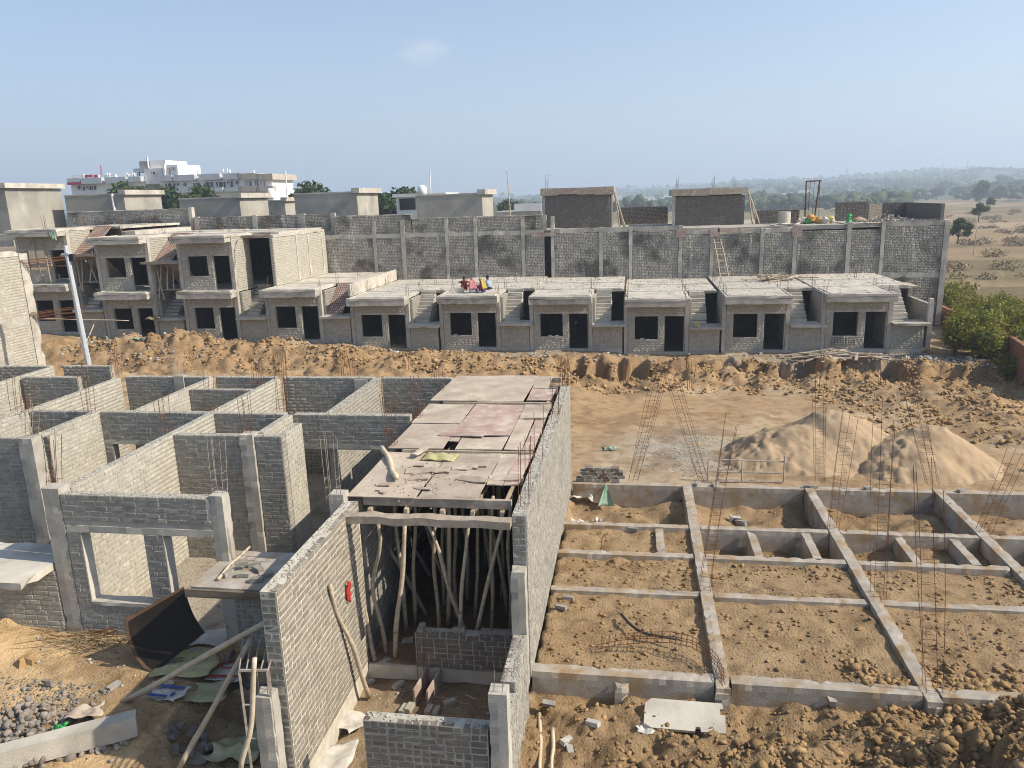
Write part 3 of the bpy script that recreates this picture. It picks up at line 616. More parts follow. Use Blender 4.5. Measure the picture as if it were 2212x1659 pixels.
column('grey plastered column in the rear wall right of the long sunlit wall', -8.15, -7.75, 21.28, 21.345, -.2, 2.9)
wall('dark wall left of the far left corner, beside rust-red bars', (-19.1, 21.3), (-17.15, 21.3), -.2, ZT, th=.18, faces='+', limit=220)
wall('dark wall low at the far left edge with end pier', (-20.6, 18.6), (-17.6, 18.6), -.2, ZT-.1, th=.18, faces='+', ends='b', limit=160)
wall('pale sunlit wall running back at the far left edge', (-19.3, 18.8), (-19.3, 22.7), -.2, ZT, th=.18, faces='+', m='brick_warm', limit=200)
wall('rearmost dark wall behind the far left edge', (-21.6, 22.9), (-19.4, 22.9), -.2, ZT, th=.18, faces='+', limit=140)
wall('rearmost dark wall at the foot of the lamp post', (-18.95, 22.95), (-17.2, 22.95), -.2, ZT, th=.18, faces='+', ends='b', limit=140)
wall('front wall of the next unit at the left edge, over the canopy slab', (-16.2, 15.2), (-13.95, 15.2), -.1, 2.95, th=.2, faces='+', limit=300)
column('big leaning-looking concrete column with rebar at the left edge', -13.92, -13.55, 15.0, 15.3, -.1, 2.98)
wall('narrow shaded brick pier behind the big concrete column at left', (-13.5, 15.55), (-13.86, 15.55), -.1, 2.9, th=.18, faces='-', limit=60)

# rebar standing on the wall heads
CG = 'rebar starters on the left block walls'
def z4(x, y): return (x/2.011/1.73594, (1300+y/2.011)/1.73594)
def z5(x, y): return ((900+x/1.659)/1.73594, (1350+y/1.659)/1.73594)
for b, tp, n, m, lab in (
    (z4(240, 685), z4(235, 395), 4, 'rust_pale', 'cement-splashed rebar cage on the big concrete column at the left edge'),
    (z4(125, 485), z4(85, 190), 4, 'rust', 'rust-red bars rising by the small dark wall at the far left'),
    (z4(205, 500), z4(195, 270), 5, 'rust', 'rust-red bars beside the dark cross wall near the left edge'),
    (z4(410, 1035), z4(380, 640), 6, 'rust', 'rebar cage on the left corner column of the windowed front wall'),
    (z4(680, 500), z4(620, 130), 5, 'rust', 'tall bars on the wall head in front of the lamp post'),
    (z4(885, 225), z4(870, 0), 4, 'rust', 'bars on the rear wall head right of the lamp post'),
    (z4(1340, 240), z4(1310, 40), 4, 'rust_pale', 'pale bars over the grey stub in the rear wall'),
    (z4(1240, 645), z4(1195, 310), 5, 'rust', 'bars on the long sunlit wall where the damp wall joins it'),
    (z4(1600, 490), z4(1565, 180), 4, 'rust', 'bars on the long sunlit wall where the second cross row meets it'),
    (z4(1660, 1105), z4(1610, 650), 5, 'rust_pale', 'cement-splashed cage on the right corner column of the windowed front wall'),
    (z4(1875, 655), z4(1835, 330), 5, 'rust', 'bars on top of the tall grey column behind the front room'),
    (z4(1960, 290), z4(1935, 80), 4, 'rust', 'bars over the short dark cross wall of the third row'),
    (z4(2125, 480), z4(2095, 10), 4, 'rust', 'tall thin bars on the wall right of the short dark cross wall'),
    (z5(100, 160), z5(100, 10), 4, 'rust', 'short bars over the long sunlit wall near its rear end'),
    (z5(260, 110), z5(235, -60), 4, 'rust', 'bars on the rear wall above the long sunlit wall end'),
    (z5(585, 880), z5(555, 440), 5, 'rust_pale', 'tied cage on the column at the front left corner of the plywood deck'),
    (z5(945, 540), z5(915, 175), 5, 'rust', 'bars beside the left edge of the plywood deck, nearest of three'),
    (z5(1105, 370), z5(1085, 85), 6, 'rust', 'bars beside the left edge of the plywood deck, middle of three'),
    (z5(1250, 215), z5(1235, 0), 5, 'rust', 'bars beside the left edge of the plywood deck, farthest of three'),
    (z5(620, 90), z5(605, -80), 4, 'rust', 'bars on the rear wall in the middle of the rear row')):
    B = at(*b, z=2.96); T = at(*tp, Y=B[1]); hh = float(np.linalg.norm(T-B))
    cage(lab, B, B+np.array([min(.25, max(-.25, T[0]-B[0])), rng.normal(0, .05), T[2]-B[2]]), w=.2, d=.16, bars=n, tie=(.08, hh*(.45 if m == 'rust_pale' else .22)), tiestep=.17, m=m if m == 'rust' else 'rust_pale', group=CG, splay=.25, upper=1.0)
for b, tp, n, lab in ((z5(1770, 1240), z5(1772, 450), 5, 'tall cage on the concrete stub at the near end of the long wall'), (z5(1860, 640), z5(1858, 270), 2, 'pair of bars on the long wall beside the near deck panels'), (z5(1945, 450), z5(1985, 250), 2, 'bent pair of bars on the long wall beside the middle deck panels'), (z5(1962, 340), z5(1960, 90), 4, 'bars with wire knot on the long wall by the deck gap'), (z5(2025, 170), z5(2020, -30), 5, 'bars at the far end of the long wall beside the deck')):
    B = at(*b, X=-1.83); B[2] = max(2.02, min(2.95, B[2])); T = at(*tp, Y=B[1])
    cage(lab, B, B+np.array([T[0]-B[0], 0, T[2]-B[2]]), w=.14, d=.14, bars=n, tie=(.05, .3 if n > 2 else .04), m='rust', group='rebar starters on the long wall', splay=.3)
for p, lab in (((-1.77, 9.05, 1.53), 'three short grey bars on the front right column stub'), ((-4.95, 8.68, 1.5), 'three short grey bars on the front left column stub')):
    cage(lab, p, w=.12, d=.12, h=.38, bars=3, tie=(1, 0), m='rust_pale', group='column stub bars')

# ================================================================== FORMWORK DECK AND PROPS
DK = thing('formwork_deck', 'formwork deck of pinkish plywood panels on joists between two brick walls', 'formwork', (-3.4, 12, 2.9)); dz = (-3.4, 12, 2.9)
def panel(x0, x1, y0, y1, z, m='ply', parent=DK, o3=dz, t=.018, jx=.02, tilt=.008):
    nx = max(2, int((x1-x0)/.3)); ny = max(2, int((y1-y0)/.3)); P = np.zeros((ny+1, nx+1, 3)); a, b = rng.normal(0, tilt, 2); c = rng.normal(0, .006, 4)
    q = [np.array(v)+rng.normal(0, jx, 2) for v in ((x0, y0), (x1, y0), (x0, y1), (x1, y1))]
    for i in range(ny+1):
        for k in range(nx+1):
            u, v = k/nx, i/ny; p = q[0]*(1-u)*(1-v)+q[1]*u*(1-v)+q[2]*(1-u)*v+q[3]*u*v
            P[i, k] = (p[0]-o3[0], p[1]-o3[1], z-o3[2]+a*(u-.5)+b*(v-.5)+.012*math.sin(3*u+c[0]*99)*math.sin(4*v+c[1]*99))
    return MB().slab(P, (0, 0, -t)).build('plywood_panel', M_[m], parent)
for x0, x1, y0, y1, z, m in ((-4.98, -3.72, 12.2, 14.66, 2.965, 'ply'), (-3.70, -2.62, 12.22, 14.64, 2.97, 'ply'), (-2.60, -2.28, 13.35, 14.66, 2.968, 'ply'), (-2.26, -1.98, 12.95, 14.66, 2.972, 'ply_red'), (-2.6, -2.28, 12.9, 13.33, 2.985, 'ply'),
    (-5.02, -3.88, 14.74, 16.5, 3.03, 'ply'), (-3.62, -2.62, 14.74, 15.6, 3.03, 'ply'), (-3.86, -3.64, 15.22, 15.62, 3.03, 'ply'), (-3.86, -2.62, 15.63, 18.24, 3.034, 'ply_red'), (-5.02, -3.88, 16.52, 18.24, 3.032, 'ply'), (-2.60, -2.24, 14.74, 16.9, 3.035, 'ply'), (-2.22, -1.97, 14.76, 17.2, 3.03, 'ply_red'), (-2.6, -1.97, 17.22, 18.24, 3.04, 'ply'),
    (-5.04, -3.86, 18.32, 21.1, 3.09, 'ply'), (-3.84, -2.66, 18.32, 21.1, 3.094, 'ply'), (-2.64, -2.0, 18.34, 19.62, 3.1, 'ply_red'), (-2.64, -2.22, 19.64, 21.1, 3.092, 'ply')):
    panel(x0, x1, y0, y1, z, m)
for y, z, x1 in ((12.28, 2.87, -2.05), (13.4, 2.87, -2.0), (14.69, 2.93, -1.98), (16.2, 2.935, -1.98), (18.28, 2.99, -1.98), (19.8, 2.995, -1.98), (21.0, 2.995, -1.98)):
    MB().box(-4.7-dz[0], x1-dz[0], y-.04-dz[1], y+.04-dz[1], z-.075-dz[2], z+.075-dz[2], j=.006).build('joist', M_['plank'], DK)
for x in (-4.55, -3.9, -3.25, -2.72, -2.2):
    MB().box(x-.035-dz[0], x+.035-dz[0], 12.12-dz[1], 20.9-dz[1], 2.70-dz[2], 2.785-dz[2], j=.008).build('bearer', M_['wood'], DK)
o = MB().slab(np.array([[(x, y, 2.93+.012*math.sin(7*x)) for x in np.linspace(-4.88, -1.95, 16)] for y in (11.42, 11.62)])+rng.normal(0, .006, (2, 16, 3)), (0, 0, -.13)).build('form_beam', M_['plank']); tag(o, 'long splintered form beam laid across the bay in front of the plywood deck', 'beam')
def pole(name, label, cat, p, q, r=.04, wob=.05, m='wood', group=None, n=9, taper=.75, sides=7):
    p = np.array(p, float); q = np.array(q, float); L = np.linalg.norm(q-p); ph = rng.uniform(0, 6, 4); pts = []; d = q-p
    a = np.cross(d, (.3, .9, .2)); a /= np.linalg.norm(a); b = np.cross(d, a); b /= np.linalg.norm(b)
    for i in range(n+1):
        t = i/n; e = math.sin(math.pi*t)
        pts.append(p+d*t+wob*e*(a*math.sin(3.1*t+ph[0])+.6*b*math.sin(5*t+ph[1])+.35*a*math.sin(9*t+ph[2]))-p)
    rs = [r*(1-(1-taper)*i/n)*(1+.06*math.sin(11*i+ph[3])) for i in range(n+1)]
    o = MB().tube(pts, rs, sides).build(name, M_[m], None, smooth=True); o.location = p; return tag(o, label, cat, group)
PG = 'timber props under the deck'
front = [((z5(665, 1010)), (z5(915, 1655)), 11.95, .043, .10, 'leftmost crooked timber prop at the deck front'), (z5(760, 885), z5(1140, 1620), 13.6, .045, .05, 'slanting timber prop crossing behind the second prop from the left'), (z5(860, 1020), z5(1000, 1655), 12.2, .042, .14, 'second crooked prop from the left, kinked low down'),
    (z5(1025, 1020), z5(1065, 1655), 12.1, .050, .03, 'thick straight prop, third from the left at the deck front'), (z5(930, 870), z5(1110, 1480), 15.2, .04, .06, 'thin prop leaning behind the third prop'), (z5(1150, 1010), z5(1240, 1640), 14.2, .04, .05, 'thin prop left of the bay centre'), (z5(1170, 1020), z5(1480, 1640), 12.6, .045, .06, 'long diagonal prop slanting to the right across the bay centre'),
    (z5(1300, 870), z5(1300, 1650), 13.2, .048, .02, 'straight bamboo-like prop at the bay centre'), (z5(1425, 1020), z5(1400, 1655), 12.3, .042, .06, 'knotty prop right of the bay centre'), (z5(1635, 1030), z5(1490, 1655), 12.35, .045, .03, 'dark speckled prop leaning left near the right wall'), (z5(1545, 880), z5(1645, 1640), 13.8, .05, .05, 'thick shaded prop near the right wall'), (z5(1510, 900), z5(1530, 1560), 14.6, .04, .04, 'thin upright prop behind the speckled one')]
for tp, bt, Y, r, wb, lab in front:
    B = at(*bt, Y=Y); T = at(*tp, Y=Y); T[2] = min(T[2], 2.78); B[2] = -.1
    B[0] = max(-4.6, min(-2.1, at(*bt, z=-.1)[0] if at(*bt, z=-.1)[1] < Y+3 else B[0])); pole('timber_prop', lab, 'prop', B, T, r, wb, 'bamboo' if 'bamboo' in lab else 'wood', PG)
for i, (tx, bx, Y) in enumerate(((1210, 1235, 12.9), (1335, 1345, 13.5), (1575, 1560, 12.9), (1085, 1090, 13.3), (1690, 1675, 13.0), (960, 1030, 13.0), (1480, 1465, 13.6), (1255, 1275, 14.0), (1610, 1640, 14.4), (1380, 1420, 14.3))):
    T = at(*z5(tx, 900), Y=Y); B = at(*z5(bx, 1600), Y=Y)
    pole('timber_prop', ['pale prop just left of the bay centre, second row', 'pale prop just right of the bay centre, second row', 'pale upright prop near the right wall, second row', 'pale prop behind the thick third prop', 'rightmost pale prop beside the right wall', 'pale prop leaning between the second and third props', 'thin pale prop right of centre, third row', 'thin pale prop at centre, third row', 'thin prop near the right wall, third row', 'thin leaning prop right of centre, fourth row'][i], 'prop', (B[0], Y, -.12), (T[0], Y, 2.76), .042, .05, 'wood', PG)
for i in range(16):
    x = rng.uniform(-4.4, -2.2); y = 14.4+(i % 8)*.75+rng.uniform(-.2, .2)
    pole('timber_prop', 'thin timber prop deep in the shade under the plywood deck', 'prop', (x+rng.normal(0, .15), y, -.12), (x+rng.normal(0, .12), y+rng.normal(0, .1), 2.72), .036, .05, 'wood', 'props deep in the shade under the deck')
B = at((900+975/2.011)/1.73594, (2080+1075/2.011)/1.73594, z=-.42); T = at((900+680/2.011)/1.73594, (2080+230/2.011)/1.73594, X=-4.66)
pole('timber_prop', 'bent pole leaning against the tall left wall with its shadow beside it', 'pole', B, T, .045, .09, 'wood')
# things on the deck
def z5d(x, y, z=3.0): return at(*z5(x, y), z=z)
def board(label, p, rz, L, W, t=.02, m='plank', rag=.02, name='loose_board', group='offcuts lying on the deck', tilt=0, cat='board'):
    n = max(4, int(L/.08)); P = np.zeros((2, n, 3)); u = np.linspace(-L/2, L/2, n)
    P[0, :, 0] = u; P[1, :, 0] = u; P[0, :, 1] = -W/2+rng.normal(0, rag, n); P[1, :, 1] = W/2+rng.normal(0, rag, n); P[:, :, 2] = t+.012*np.sin(u*5)+tilt*u
    o = MB().slab(P, (0, 0, -t)).build(name, M_[m]); o.location = p; o.rotation_euler = (0, 0, rz); return tag(o, label, cat, group)
p = z5d(930, 645); pole('timber_post', 'curved pale timber post lying across the left of the near deck panel', 'post', z5d(880, 545), z5d(975, 745, 3.02)+np.array([0, 0, .05]), .055, .07, 'bamboo', taper=1)
o = MB().slab(np.array([[(x, y, .055*math.exp(-((x)/.25)**4-((y)/.14)**4)+.012*math.sin(20*x+9*y)) for x in np.linspace(-.34, .34, 15)] for y in np.linspace(-.2, .2, 10)]), (0, 0, -.02)).build('cement_sack', M_['sack_y'], smooth=True); o.location = z5d(1245, 600, 3.0); o.rotation_euler = (0, 0, -.12); tag(o, 'yellow folded cement sack on the plywood deck', 'sack')
for (x, y), rz, L, W, m, lab in (((1170, 690), .15, .85, .26, 'plank', 'large splintered grey board in the middle of the near deck panel'), ((1450, 745), -.35, .62, .24, 'plank', 'ragged board near the front hole of the deck'), ((1475, 655), .0, .42, .2, 'ply', 'square plywood offcut lying at the right of the near deck panel'), ((1400, 670), .1, .5, .24, 'plank', 'board under the square plywood offcut'), ((1125, 565), 1.2, .5, .16, 'plank', 'upright-laid board strip left of the yellow sack'), ((1140, 800), -.2, .34, .08, 'plank', 'small board strip near the front edge of the deck'), ((875, 820), -.5, .26, .07, 'plank', 'small dark splinter at the front left of the deck'), ((900, 780), -.1, .22, .1, 'ply_red', 'small reddish scrap at the front left of the deck'), ((1380, 465), -.08, 1.0, .26, 'ply_red', 'reddish plywood strip laid on the middle deck panels'), ((1825, 350), .05, .62, .4, 'plank', 'grey board at the right of the middle deck panels'), ((1660, 735), .1, .5, .3, 'ply', 'plywood piece at the right front corner of the deck'), ((1120, 655), 0, .2, .12, 'ply', 'tiny plywood scrap below the board strip'), ((1110, 745), .1, .38, .09, 'plank', 'short dark stick left of the ragged boards')):
    board(lab, z5d(x, y, 2.985 if y > 580 else 3.05), rz, L, W, m=m, rag=.025 if m == 'plank' else .006)
tag(obj('deck_crumbs', lumps_mesh('deck_crumbs', np.array([z5d(rng.normal(1130, 110), rng.normal(740, 55), 2.985) for _ in range(160)]), rng.uniform(.006, .02, 160)), M_['plank']), 'crumbs and chips of board strewn on the near deck panel', 'debris', kind='stuff')
# things in the bay
def loose_brick(label, p, rz, m='brick', group='loose bricks', tilt=(0, 0)):
    o = MB().rbox(-.115, .115, -.055, .055, 0, .078, seg=.12, j=.0035).build('loose_brick', M_[m]); o.location = p; o.rotation_euler = (tilt[0], tilt[1], rz); return tag(o, label, 'brick', group)
for i, (x, lab) in enumerate(((-3.7, 'first'), (-3.02, 'second'), (-2.5, 'third'), (-2.28, 'fourth'), (-2.08, 'fifth'))):
    loose_brick(f'loose brick on top of the knee-high wall, {lab} from the left', (x, 11.98, .56), math.pi/2 if i == 0 else .05, 'brick')
def z6(x, y, z): return at((900+x/2.011)/1.73594, (2080+y/2.011)/1.73594, z=z)
for q, rz, lab in (((985, 940), 1.2, 'loose brick on the rubble below the ground beam'), ((1190, 985), 1.0, 'loose brick standing left of the pink plank trough'), ((1580, 1110), .6, 'loose brick on soil right of the pink plank trough'), ((1235, 1150), 1.4, 'brick at the left foot of the pink plank trough'), ((1280, 1150), 1.4, 'second brick at the foot of the pink plank trough'), ((1425, 1165), 1.5, 'brick at the right foot of the pink plank trough'), ((1475, 1165), 1.5, 'rightmost brick at the foot of the pink plank trough'), ((1270, 760), .2, 'loose brick by the foot of a prop on the bay floor')):
    p = z6(*q, -.42); loose_brick(lab, (p[0], p[1], float(H(p[0], p[1]))+.0), rz, 'brick_warm')
TR = thing('plank_trough', 'trough of two upright pink planks holding thin bars in the bay', 'formwork', (0, 0, 0))
for q0, q1 in (((1310, 1120), (1420, 790)), ((1410, 1130), (1505, 800))):
    a0 = z6(*q0, -.4); a1 = z6(*q1, .0); a1[1] = a0[1]+1.25; a1[0] = a0[0]+.12
    P = np.array([[a0, a0*.5+a1*.5+(.012, 0, 0), a1], [a0+(0, 0, .34), a0*.5+a1*.5+(.02, 0, .36), a1+(0, 0, .36)]]); P[:, :, 2] = np.array([[-.46]*3, [-.14, -.10, -.06]])
    MB().slab(P, (.03, 0, 0)).build('plank', M_['ply_red'], TR)
for i in range(6):
    b = z6(1350+35*(i % 3)+rng.normal(0, 6), 1060-90*(i//3), -.45); mb = MB(); rebar(mb, b, b+np.array([rng.normal(0, .03), .1, 1.0+rng.uniform(-.15, .35)]), .006); mb.build('bar', M_['rust'], TR)
def rag(label, c, sx, sy, rz, m, h=.06, n=14, name='cement_sack', cat='sack', z0=None, amp=1, group=None, thick=.008):
    """crumpled sheet lying on the ground"""
    ph = rng.uniform(0, 6, 6); P = np.zeros((n, n, 3))
    for i in range(n):
        for k in range(n):
            u, v = k/(n-1)-.5, i/(n-1)-.5
            P[i, k] = (sx*u*(1+.12*math.sin(5*v+ph[0]))+.03*math.sin(9*v+ph[4]), sy*v*(1+.12*math.sin(6*u+ph[1]))+.03*math.sin(8*u+ph[5]), h*(.5+.5*math.sin(7*u+3*v+ph[2])*math.cos(6*v-4*u+ph[3]))*amp+.010*math.sin(23*u+ph[0])*math.sin(19*v+ph[2]))
    o = MB().slab(P, (0, 0, -thick)).build(name, M_[m], smooth=True); z = float(H(c[0], c[1]))+.025 if z0 is None else z0
    o.location = (c[0], c[1], z); o.rotation_euler = (0, 0, rz); return tag(o, label, cat, group)
p = z6(800, 1250, -.4); rag('crumpled white cement sack on the ground left of the front wall', p, .75, .55, -.4, 'sack_w', .09, z0=-.4)
p = z6(660, 1540, -.4); rag('white cement sack at the bottom edge beside the front wall', p, .8, .6, .2, 'sack_w', .07, z0=-.4)
o = MB().slab(np.array([[(.02*math.sin(7*v)+.045*u*(.5+.6*math.sin(2.6*v+.3)), .02*math.sin(12*v+3*u), -v*.36) for u in np.linspace(-1, 1, 6)] for v in np.linspace(0, 1, 10)]), (0, .01, 0)).build('red_rag', M_['red'], smooth=True)
o.location = at((900+815/2.011)/1.73594, (2080+205/2.011)/1.73594, X=-4.66); o.rotation_euler = (0, 0, 1.2); tag(o, 'red cloth rag hanging by the column in the bay', 'cloth')
pole('timber_post', 'squared timber lying on the bay floor behind the leaning props', 'post', z6(945, 680, -.08)+np.array([0, 0, .05]), z6(1215, 360, -.08)+np.array([0, 0, .06]), .06, .01, 'wood', n=4, sides=4, taper=1)
# ================================================================== PLINTH BEAM PLOT
PB = thing('plinth_beam_grid', 'open grid of concrete plinth beams with soil between them', 'foundation')
def pbeam(x0, x1, y0, y1, z0=-.75, z1=.02, m='conc_dirty'):
    MB().rbox(x0, x1, y0, y1, z0, z1, seg=.11, j=.006).build('beam', M_[m], PB)
for x in (1.38, 4.64, 7.96, 11.2): pbeam(x, x+.25, 11.6 if x < 7 else 12.3, 21.05)
for x0, x1 in ((-1.7, 1.37), (1.64, 4.63), (4.90, 7.95), (8.22, 11.19)):
    if x0 < 7: pbeam(x0, x1, 11.72, 11.98, z1=.04)
    pbeam(x0, x1, 14.72, 14.93, z1=-.03)
    pbeam(x0, x1, 16.4, 16.62, z1=.0)
    pbeam(x0, x1, 17.98, 18.2, z1=.01)
    pbeam(x0, x1, 20.82, 21.08, z1=.0)
for x in (.55, 2.72, 3.98, 6.05, 7.25, 9.2): pbeam(x, x+.2, 16.63, 17.97, z1=-.01)
for x in (-.28, 1.36, 3.15, 4.64): MB().rbox(x, x+.24, 11.56, 11.715, -.6, -.06, seg=.1, j=.014).build('column_stub', M_['conc_dirty'], PB)
# leaning cages in the plot
RG = 'tall rebar cages standing in the plinth plot'
for (bx, by), (tx, ty), bz, wd, n, lab in (((1368, 1036), (1437, 763), 0, .26, 6, 'tall rebar cage leaning right behind the gravel patch, leftmost of the plot'), ((1519, 1036), (1442, 772), 0, .26, 6, 'tall rebar cage leaning left with its top crossing the leftmost cage'), ((1521, 1276), (1588, 866), 0, .22, 4, 'rust-red cage leaning right at the second beam crossing'),
    ((1770, 1036), (1770, 785), 0, .24, 4, 'thin straight cage in front of the first sand pile'), ((1799, 1142), (1842, 840), 0, .2, 4, 'rebar cage leaning right between the two sand piles'), ((1898, 1289), (1919, 852), -.02, .24, 4, 'rust-red upright cage in front of the second sand pile'), ((2015, 1046), (1955, 745), 0, .3, 6, 'tall cage leaning left on the rear plinth beam at right'), ((2014, 1489), (1996, 968), .03, .24, 4, 'nearest rust-red cage at the front corner of the right cell'), ((2125, 1147), (2214, 945), 0, .28, 4, 'cage leaning right at the right edge of the plot')):
    B = at(bx, by, z=bz); T = at(tx, ty, Y=B[1]+.15); hh = np.linalg.norm(T-B)
    cage(lab, B, T, w=wd, d=.2, bars=n, tie=(.06, hh*.74), tiestep=.19, m='rust', group=RG, splay=.35, upper=1, r=.0045)
# bent cage lying in the first cell
BC = thing('bent_rebar_cage', 'red bent rebar cage lying on the soil of the first cell', 'rebar cage', group=None)
cp = [at((1900+x/1.1402)/1.73594, (1900+y/1.1402)/1.73594, z=zz) for x, y, zz in ((380, 610, .0), (480, 590, .06), (580, 582, .1), (700, 580, .12), (790, 600, .14), (860, 640, .12), (905, 690, .08), (935, 760, .05))]
for dy, dz_ in ((0, 0), (.14, 0), (0, .13), (.14, .13)):
    MB().tube([p+np.array([0, dy, dz_]) for p in cp[(0 if dz_ == 0 else 1):]], .007, 5).build('bar', M_['rust'], BC)
for i in range(1, 26):
    f = i/26*(len(cp)-1); k = int(f); p = cp[k]*(1-f+k)+cp[min(k+1, len(cp)-1)]*(f-k); e = .012
    MB().tube([p+np.array(v) for v in ((0, -e, -e), (.02, .14+e, -e), (.02, .14+e, .13+e), (0, -e, .13+e), (0, -e, -e))], .005, 4).build('tie', M_['rust'], BC)
o = MB().tube([at((1900+x/1.1402)/1.73594, (1900+y/1.1402)/1.73594, z=zz) for x, y, zz in ((490, 460, .02), (520, 495, .03), (555, 525, .04), (600, 545, .04), (660, 555, .03), (740, 567, .05))], .028, 8).build('hose', M_['pipe'], None, smooth=True); tag(o, 'black curved hose lying on soil above the bent red cage', 'hose')
for (x, y), rz, lab in (((265, 392), -.15, 'grey loose brick by the long wall, upper of two'), ((232, 432), -.3, 'grey loose brick by the long wall, lower of two'), ((540, 98), -.1, 'grey loose brick alone in the small upper cell')):
    p = at((1900+x/1.1402)/1.73594, (1900+y/1.1402)/1.73594, z=-.08); loose_brick(lab, (p[0], p[1], -.1), rz, 'rubble', 'bricks lying in the plot')
def zb(x, y, z): return at((2000+x/1.2022)/1.73594, (1300+y/1.2022)/1.73594, z=z)
for i, ((x, y), lab) in enumerate((((1225, 610), 'brick pair end on the rear plinth beam at the second crossing'), ((1245, 605), 'brick beside another on the rear plinth beam at the second crossing'), ((1490, 615), 'single brick on the rear plinth beam before the second sand pile'), ((1905, 628), 'single brick on the rear plinth beam right of the leaning cage'), ((815, 605), 'brick on the rear plinth beam by the fallen frame'), ((735, 605), 'brick on the rear plinth beam left of the fallen frame'))):
    p = zb(x, y, .03); loose_brick(lab, (p[0], 20.95, .005), .2*i, 'brick', 'bricks on the rear plinth beam')
for x, y, lab in ((905, 750, 'grey broken block in the second rear cell'), (945, 765, 'smaller broken block in the second rear cell'), (450, 675, 'grey concrete lump at the foot of the rear beam, first cell'), (490, 680, 'small concrete lump beside a larger one, first rear cell')):
    p = zb(x, y, -.5); o = MB().rbox(-.16, .16, -.1, .1, -.02, .16, seg=.1, j=.02).build('concrete_lump', M_['rubble']); o.location = (p[0], p[1], float(H(p[0], p[1]))); o.rotation_euler = (.1, .2, x); tag(o, lab, 'rubble', 'lumps in the rear cells')
# stack of new bricks behind the rear beam
ST = thing('brick_stack', 'long low stack of dark new bricks on the rear beam by the long wall', 'brick stack', (-1.62, 21.0, .01)); 
for c in range(4):
    for k in range(5-(c > 2)):
        o = MB().rbox(-.118, .118, -.11, .11, 0, .096, seg=.12, j=.006).build('brick', M_['brick_dark' if (c+k) % 3 == 0 else 'brick'], ST); o.location = (.05*c+.13+k*.25+(.1 if c % 2 else 0), .06+.02*c, c*.103); o.rotation_euler = (0, 0, rng.normal(0, .03))
# sand piles (lobed cones with slip faces)
def sandpile(label, cx, cy_, rx, ry, h, rot, seed, lumps):
    n, m = 90, 140; P = np.zeros((n, m, 3))
    for i in range(n):
        for k in range(m):
            u, v = 2*k/(m-1)-1, 2*i/(n-1)-1; x, y = u*rx*1.1, v*ry*1.1
            c, s = math.cos(rot), math.sin(rot); X = cx+c*x-s*y; Y = cy_+s*x+c*y
            P[i, k] = (X, Y, 0)
    X, Y = P[..., 0], P[..., 1]; z = np.zeros_like(X)-1
    for lx, ly, lr, lh in lumps:
        d = np.hypot(X-lx, (Y-ly)*1.05)*(1+.10*fbm(X*.9+seed, Y*.9, 3)); zz = lh*(1-d/lr); zz = np.where(zz > lh*.78, lh*.78+(zz-lh*.78)*.3, zz); z = np.maximum(z, zz)
    left = sstep(0, 1.3, cx-.3-X)
    z = z+np.where(z > 0, (.022*fbm(X*2.5, Y*2.5, 4)+.02*fbm(X*7, Y*7, 3)+.075*left*fbm(X*4+7, Y*4, 4)*(1+.5*fbm(X, Y, 2))), 0)
    base = H(X, Y, False); P[..., 2] = np.where(z > -.3, base+z, base-.3)
    o = MB().grid(P).build('sand_pile', M_['sand'], None, smooth=True); return tag(o, label, 'sand pile', 'sand piles')
a = at(1740, 960, z=-.5); b = at(1990, 985, z=-.3)
sandpile('left sand pile with a shaded hollow scooped in its left side', 6.0, 26.3, 3.6, 3.2, 1.9, 0, 3, [(5.4, 25.6, 2.6, 1.25), (6.6, 26.3, 2.7, 1.72), (4.5, 24.9, 1.7, .8), (7.4, 27.0, 2.1, 1.3)])
sandpile('right sand pile with a long smooth sunlit slope', 9.1, 24.9, 3.2, 2.9, 1.9, 0, 8, [(8.5, 24.4, 1.9, 1.15), (9.15, 25.0, 2.1, 1.5), (9.6, 24.8, 1.55, .9), (8.0, 24.1, 1.5, .8)])
# fallen steel frame before the sand
FR = thing('fallen_scaffold', 'fallen grey steel scaffold frame lying behind the rear plinth beam', 'scaffold')
f0, f1 = zb(780, 590, -.45), zb(1070, 578, -.45); f0[1] = f1[1] = 22.3; L = f1[0]-f0[0]+.25
for p, q in (((0, 0, .05), (L, .15, .05)), ((0, .05, .35), (L, .2, .3)), ((0, .1, .72), (L, .3, .62)), ((0, 0, .05), (0, .1, .72)), ((L, .15, .05), (L+.02, .3, .8)), ((L*.45, .08, .05), (L*.45, .15, .66)), ((.3, .05, .05), (.32, .1, .38))):
    MB().tube([f0+np.array(p), f0+np.array(q)], .022, 6).build('tube', M_['rust_pale'], FR)
p = zb(560, 590, -.4); rag('white and purple rag heap on the rear plinth beam', (p[0], 21.4), .5, .3, .2, 'sack_w', .14, name='rag', cat='rag')
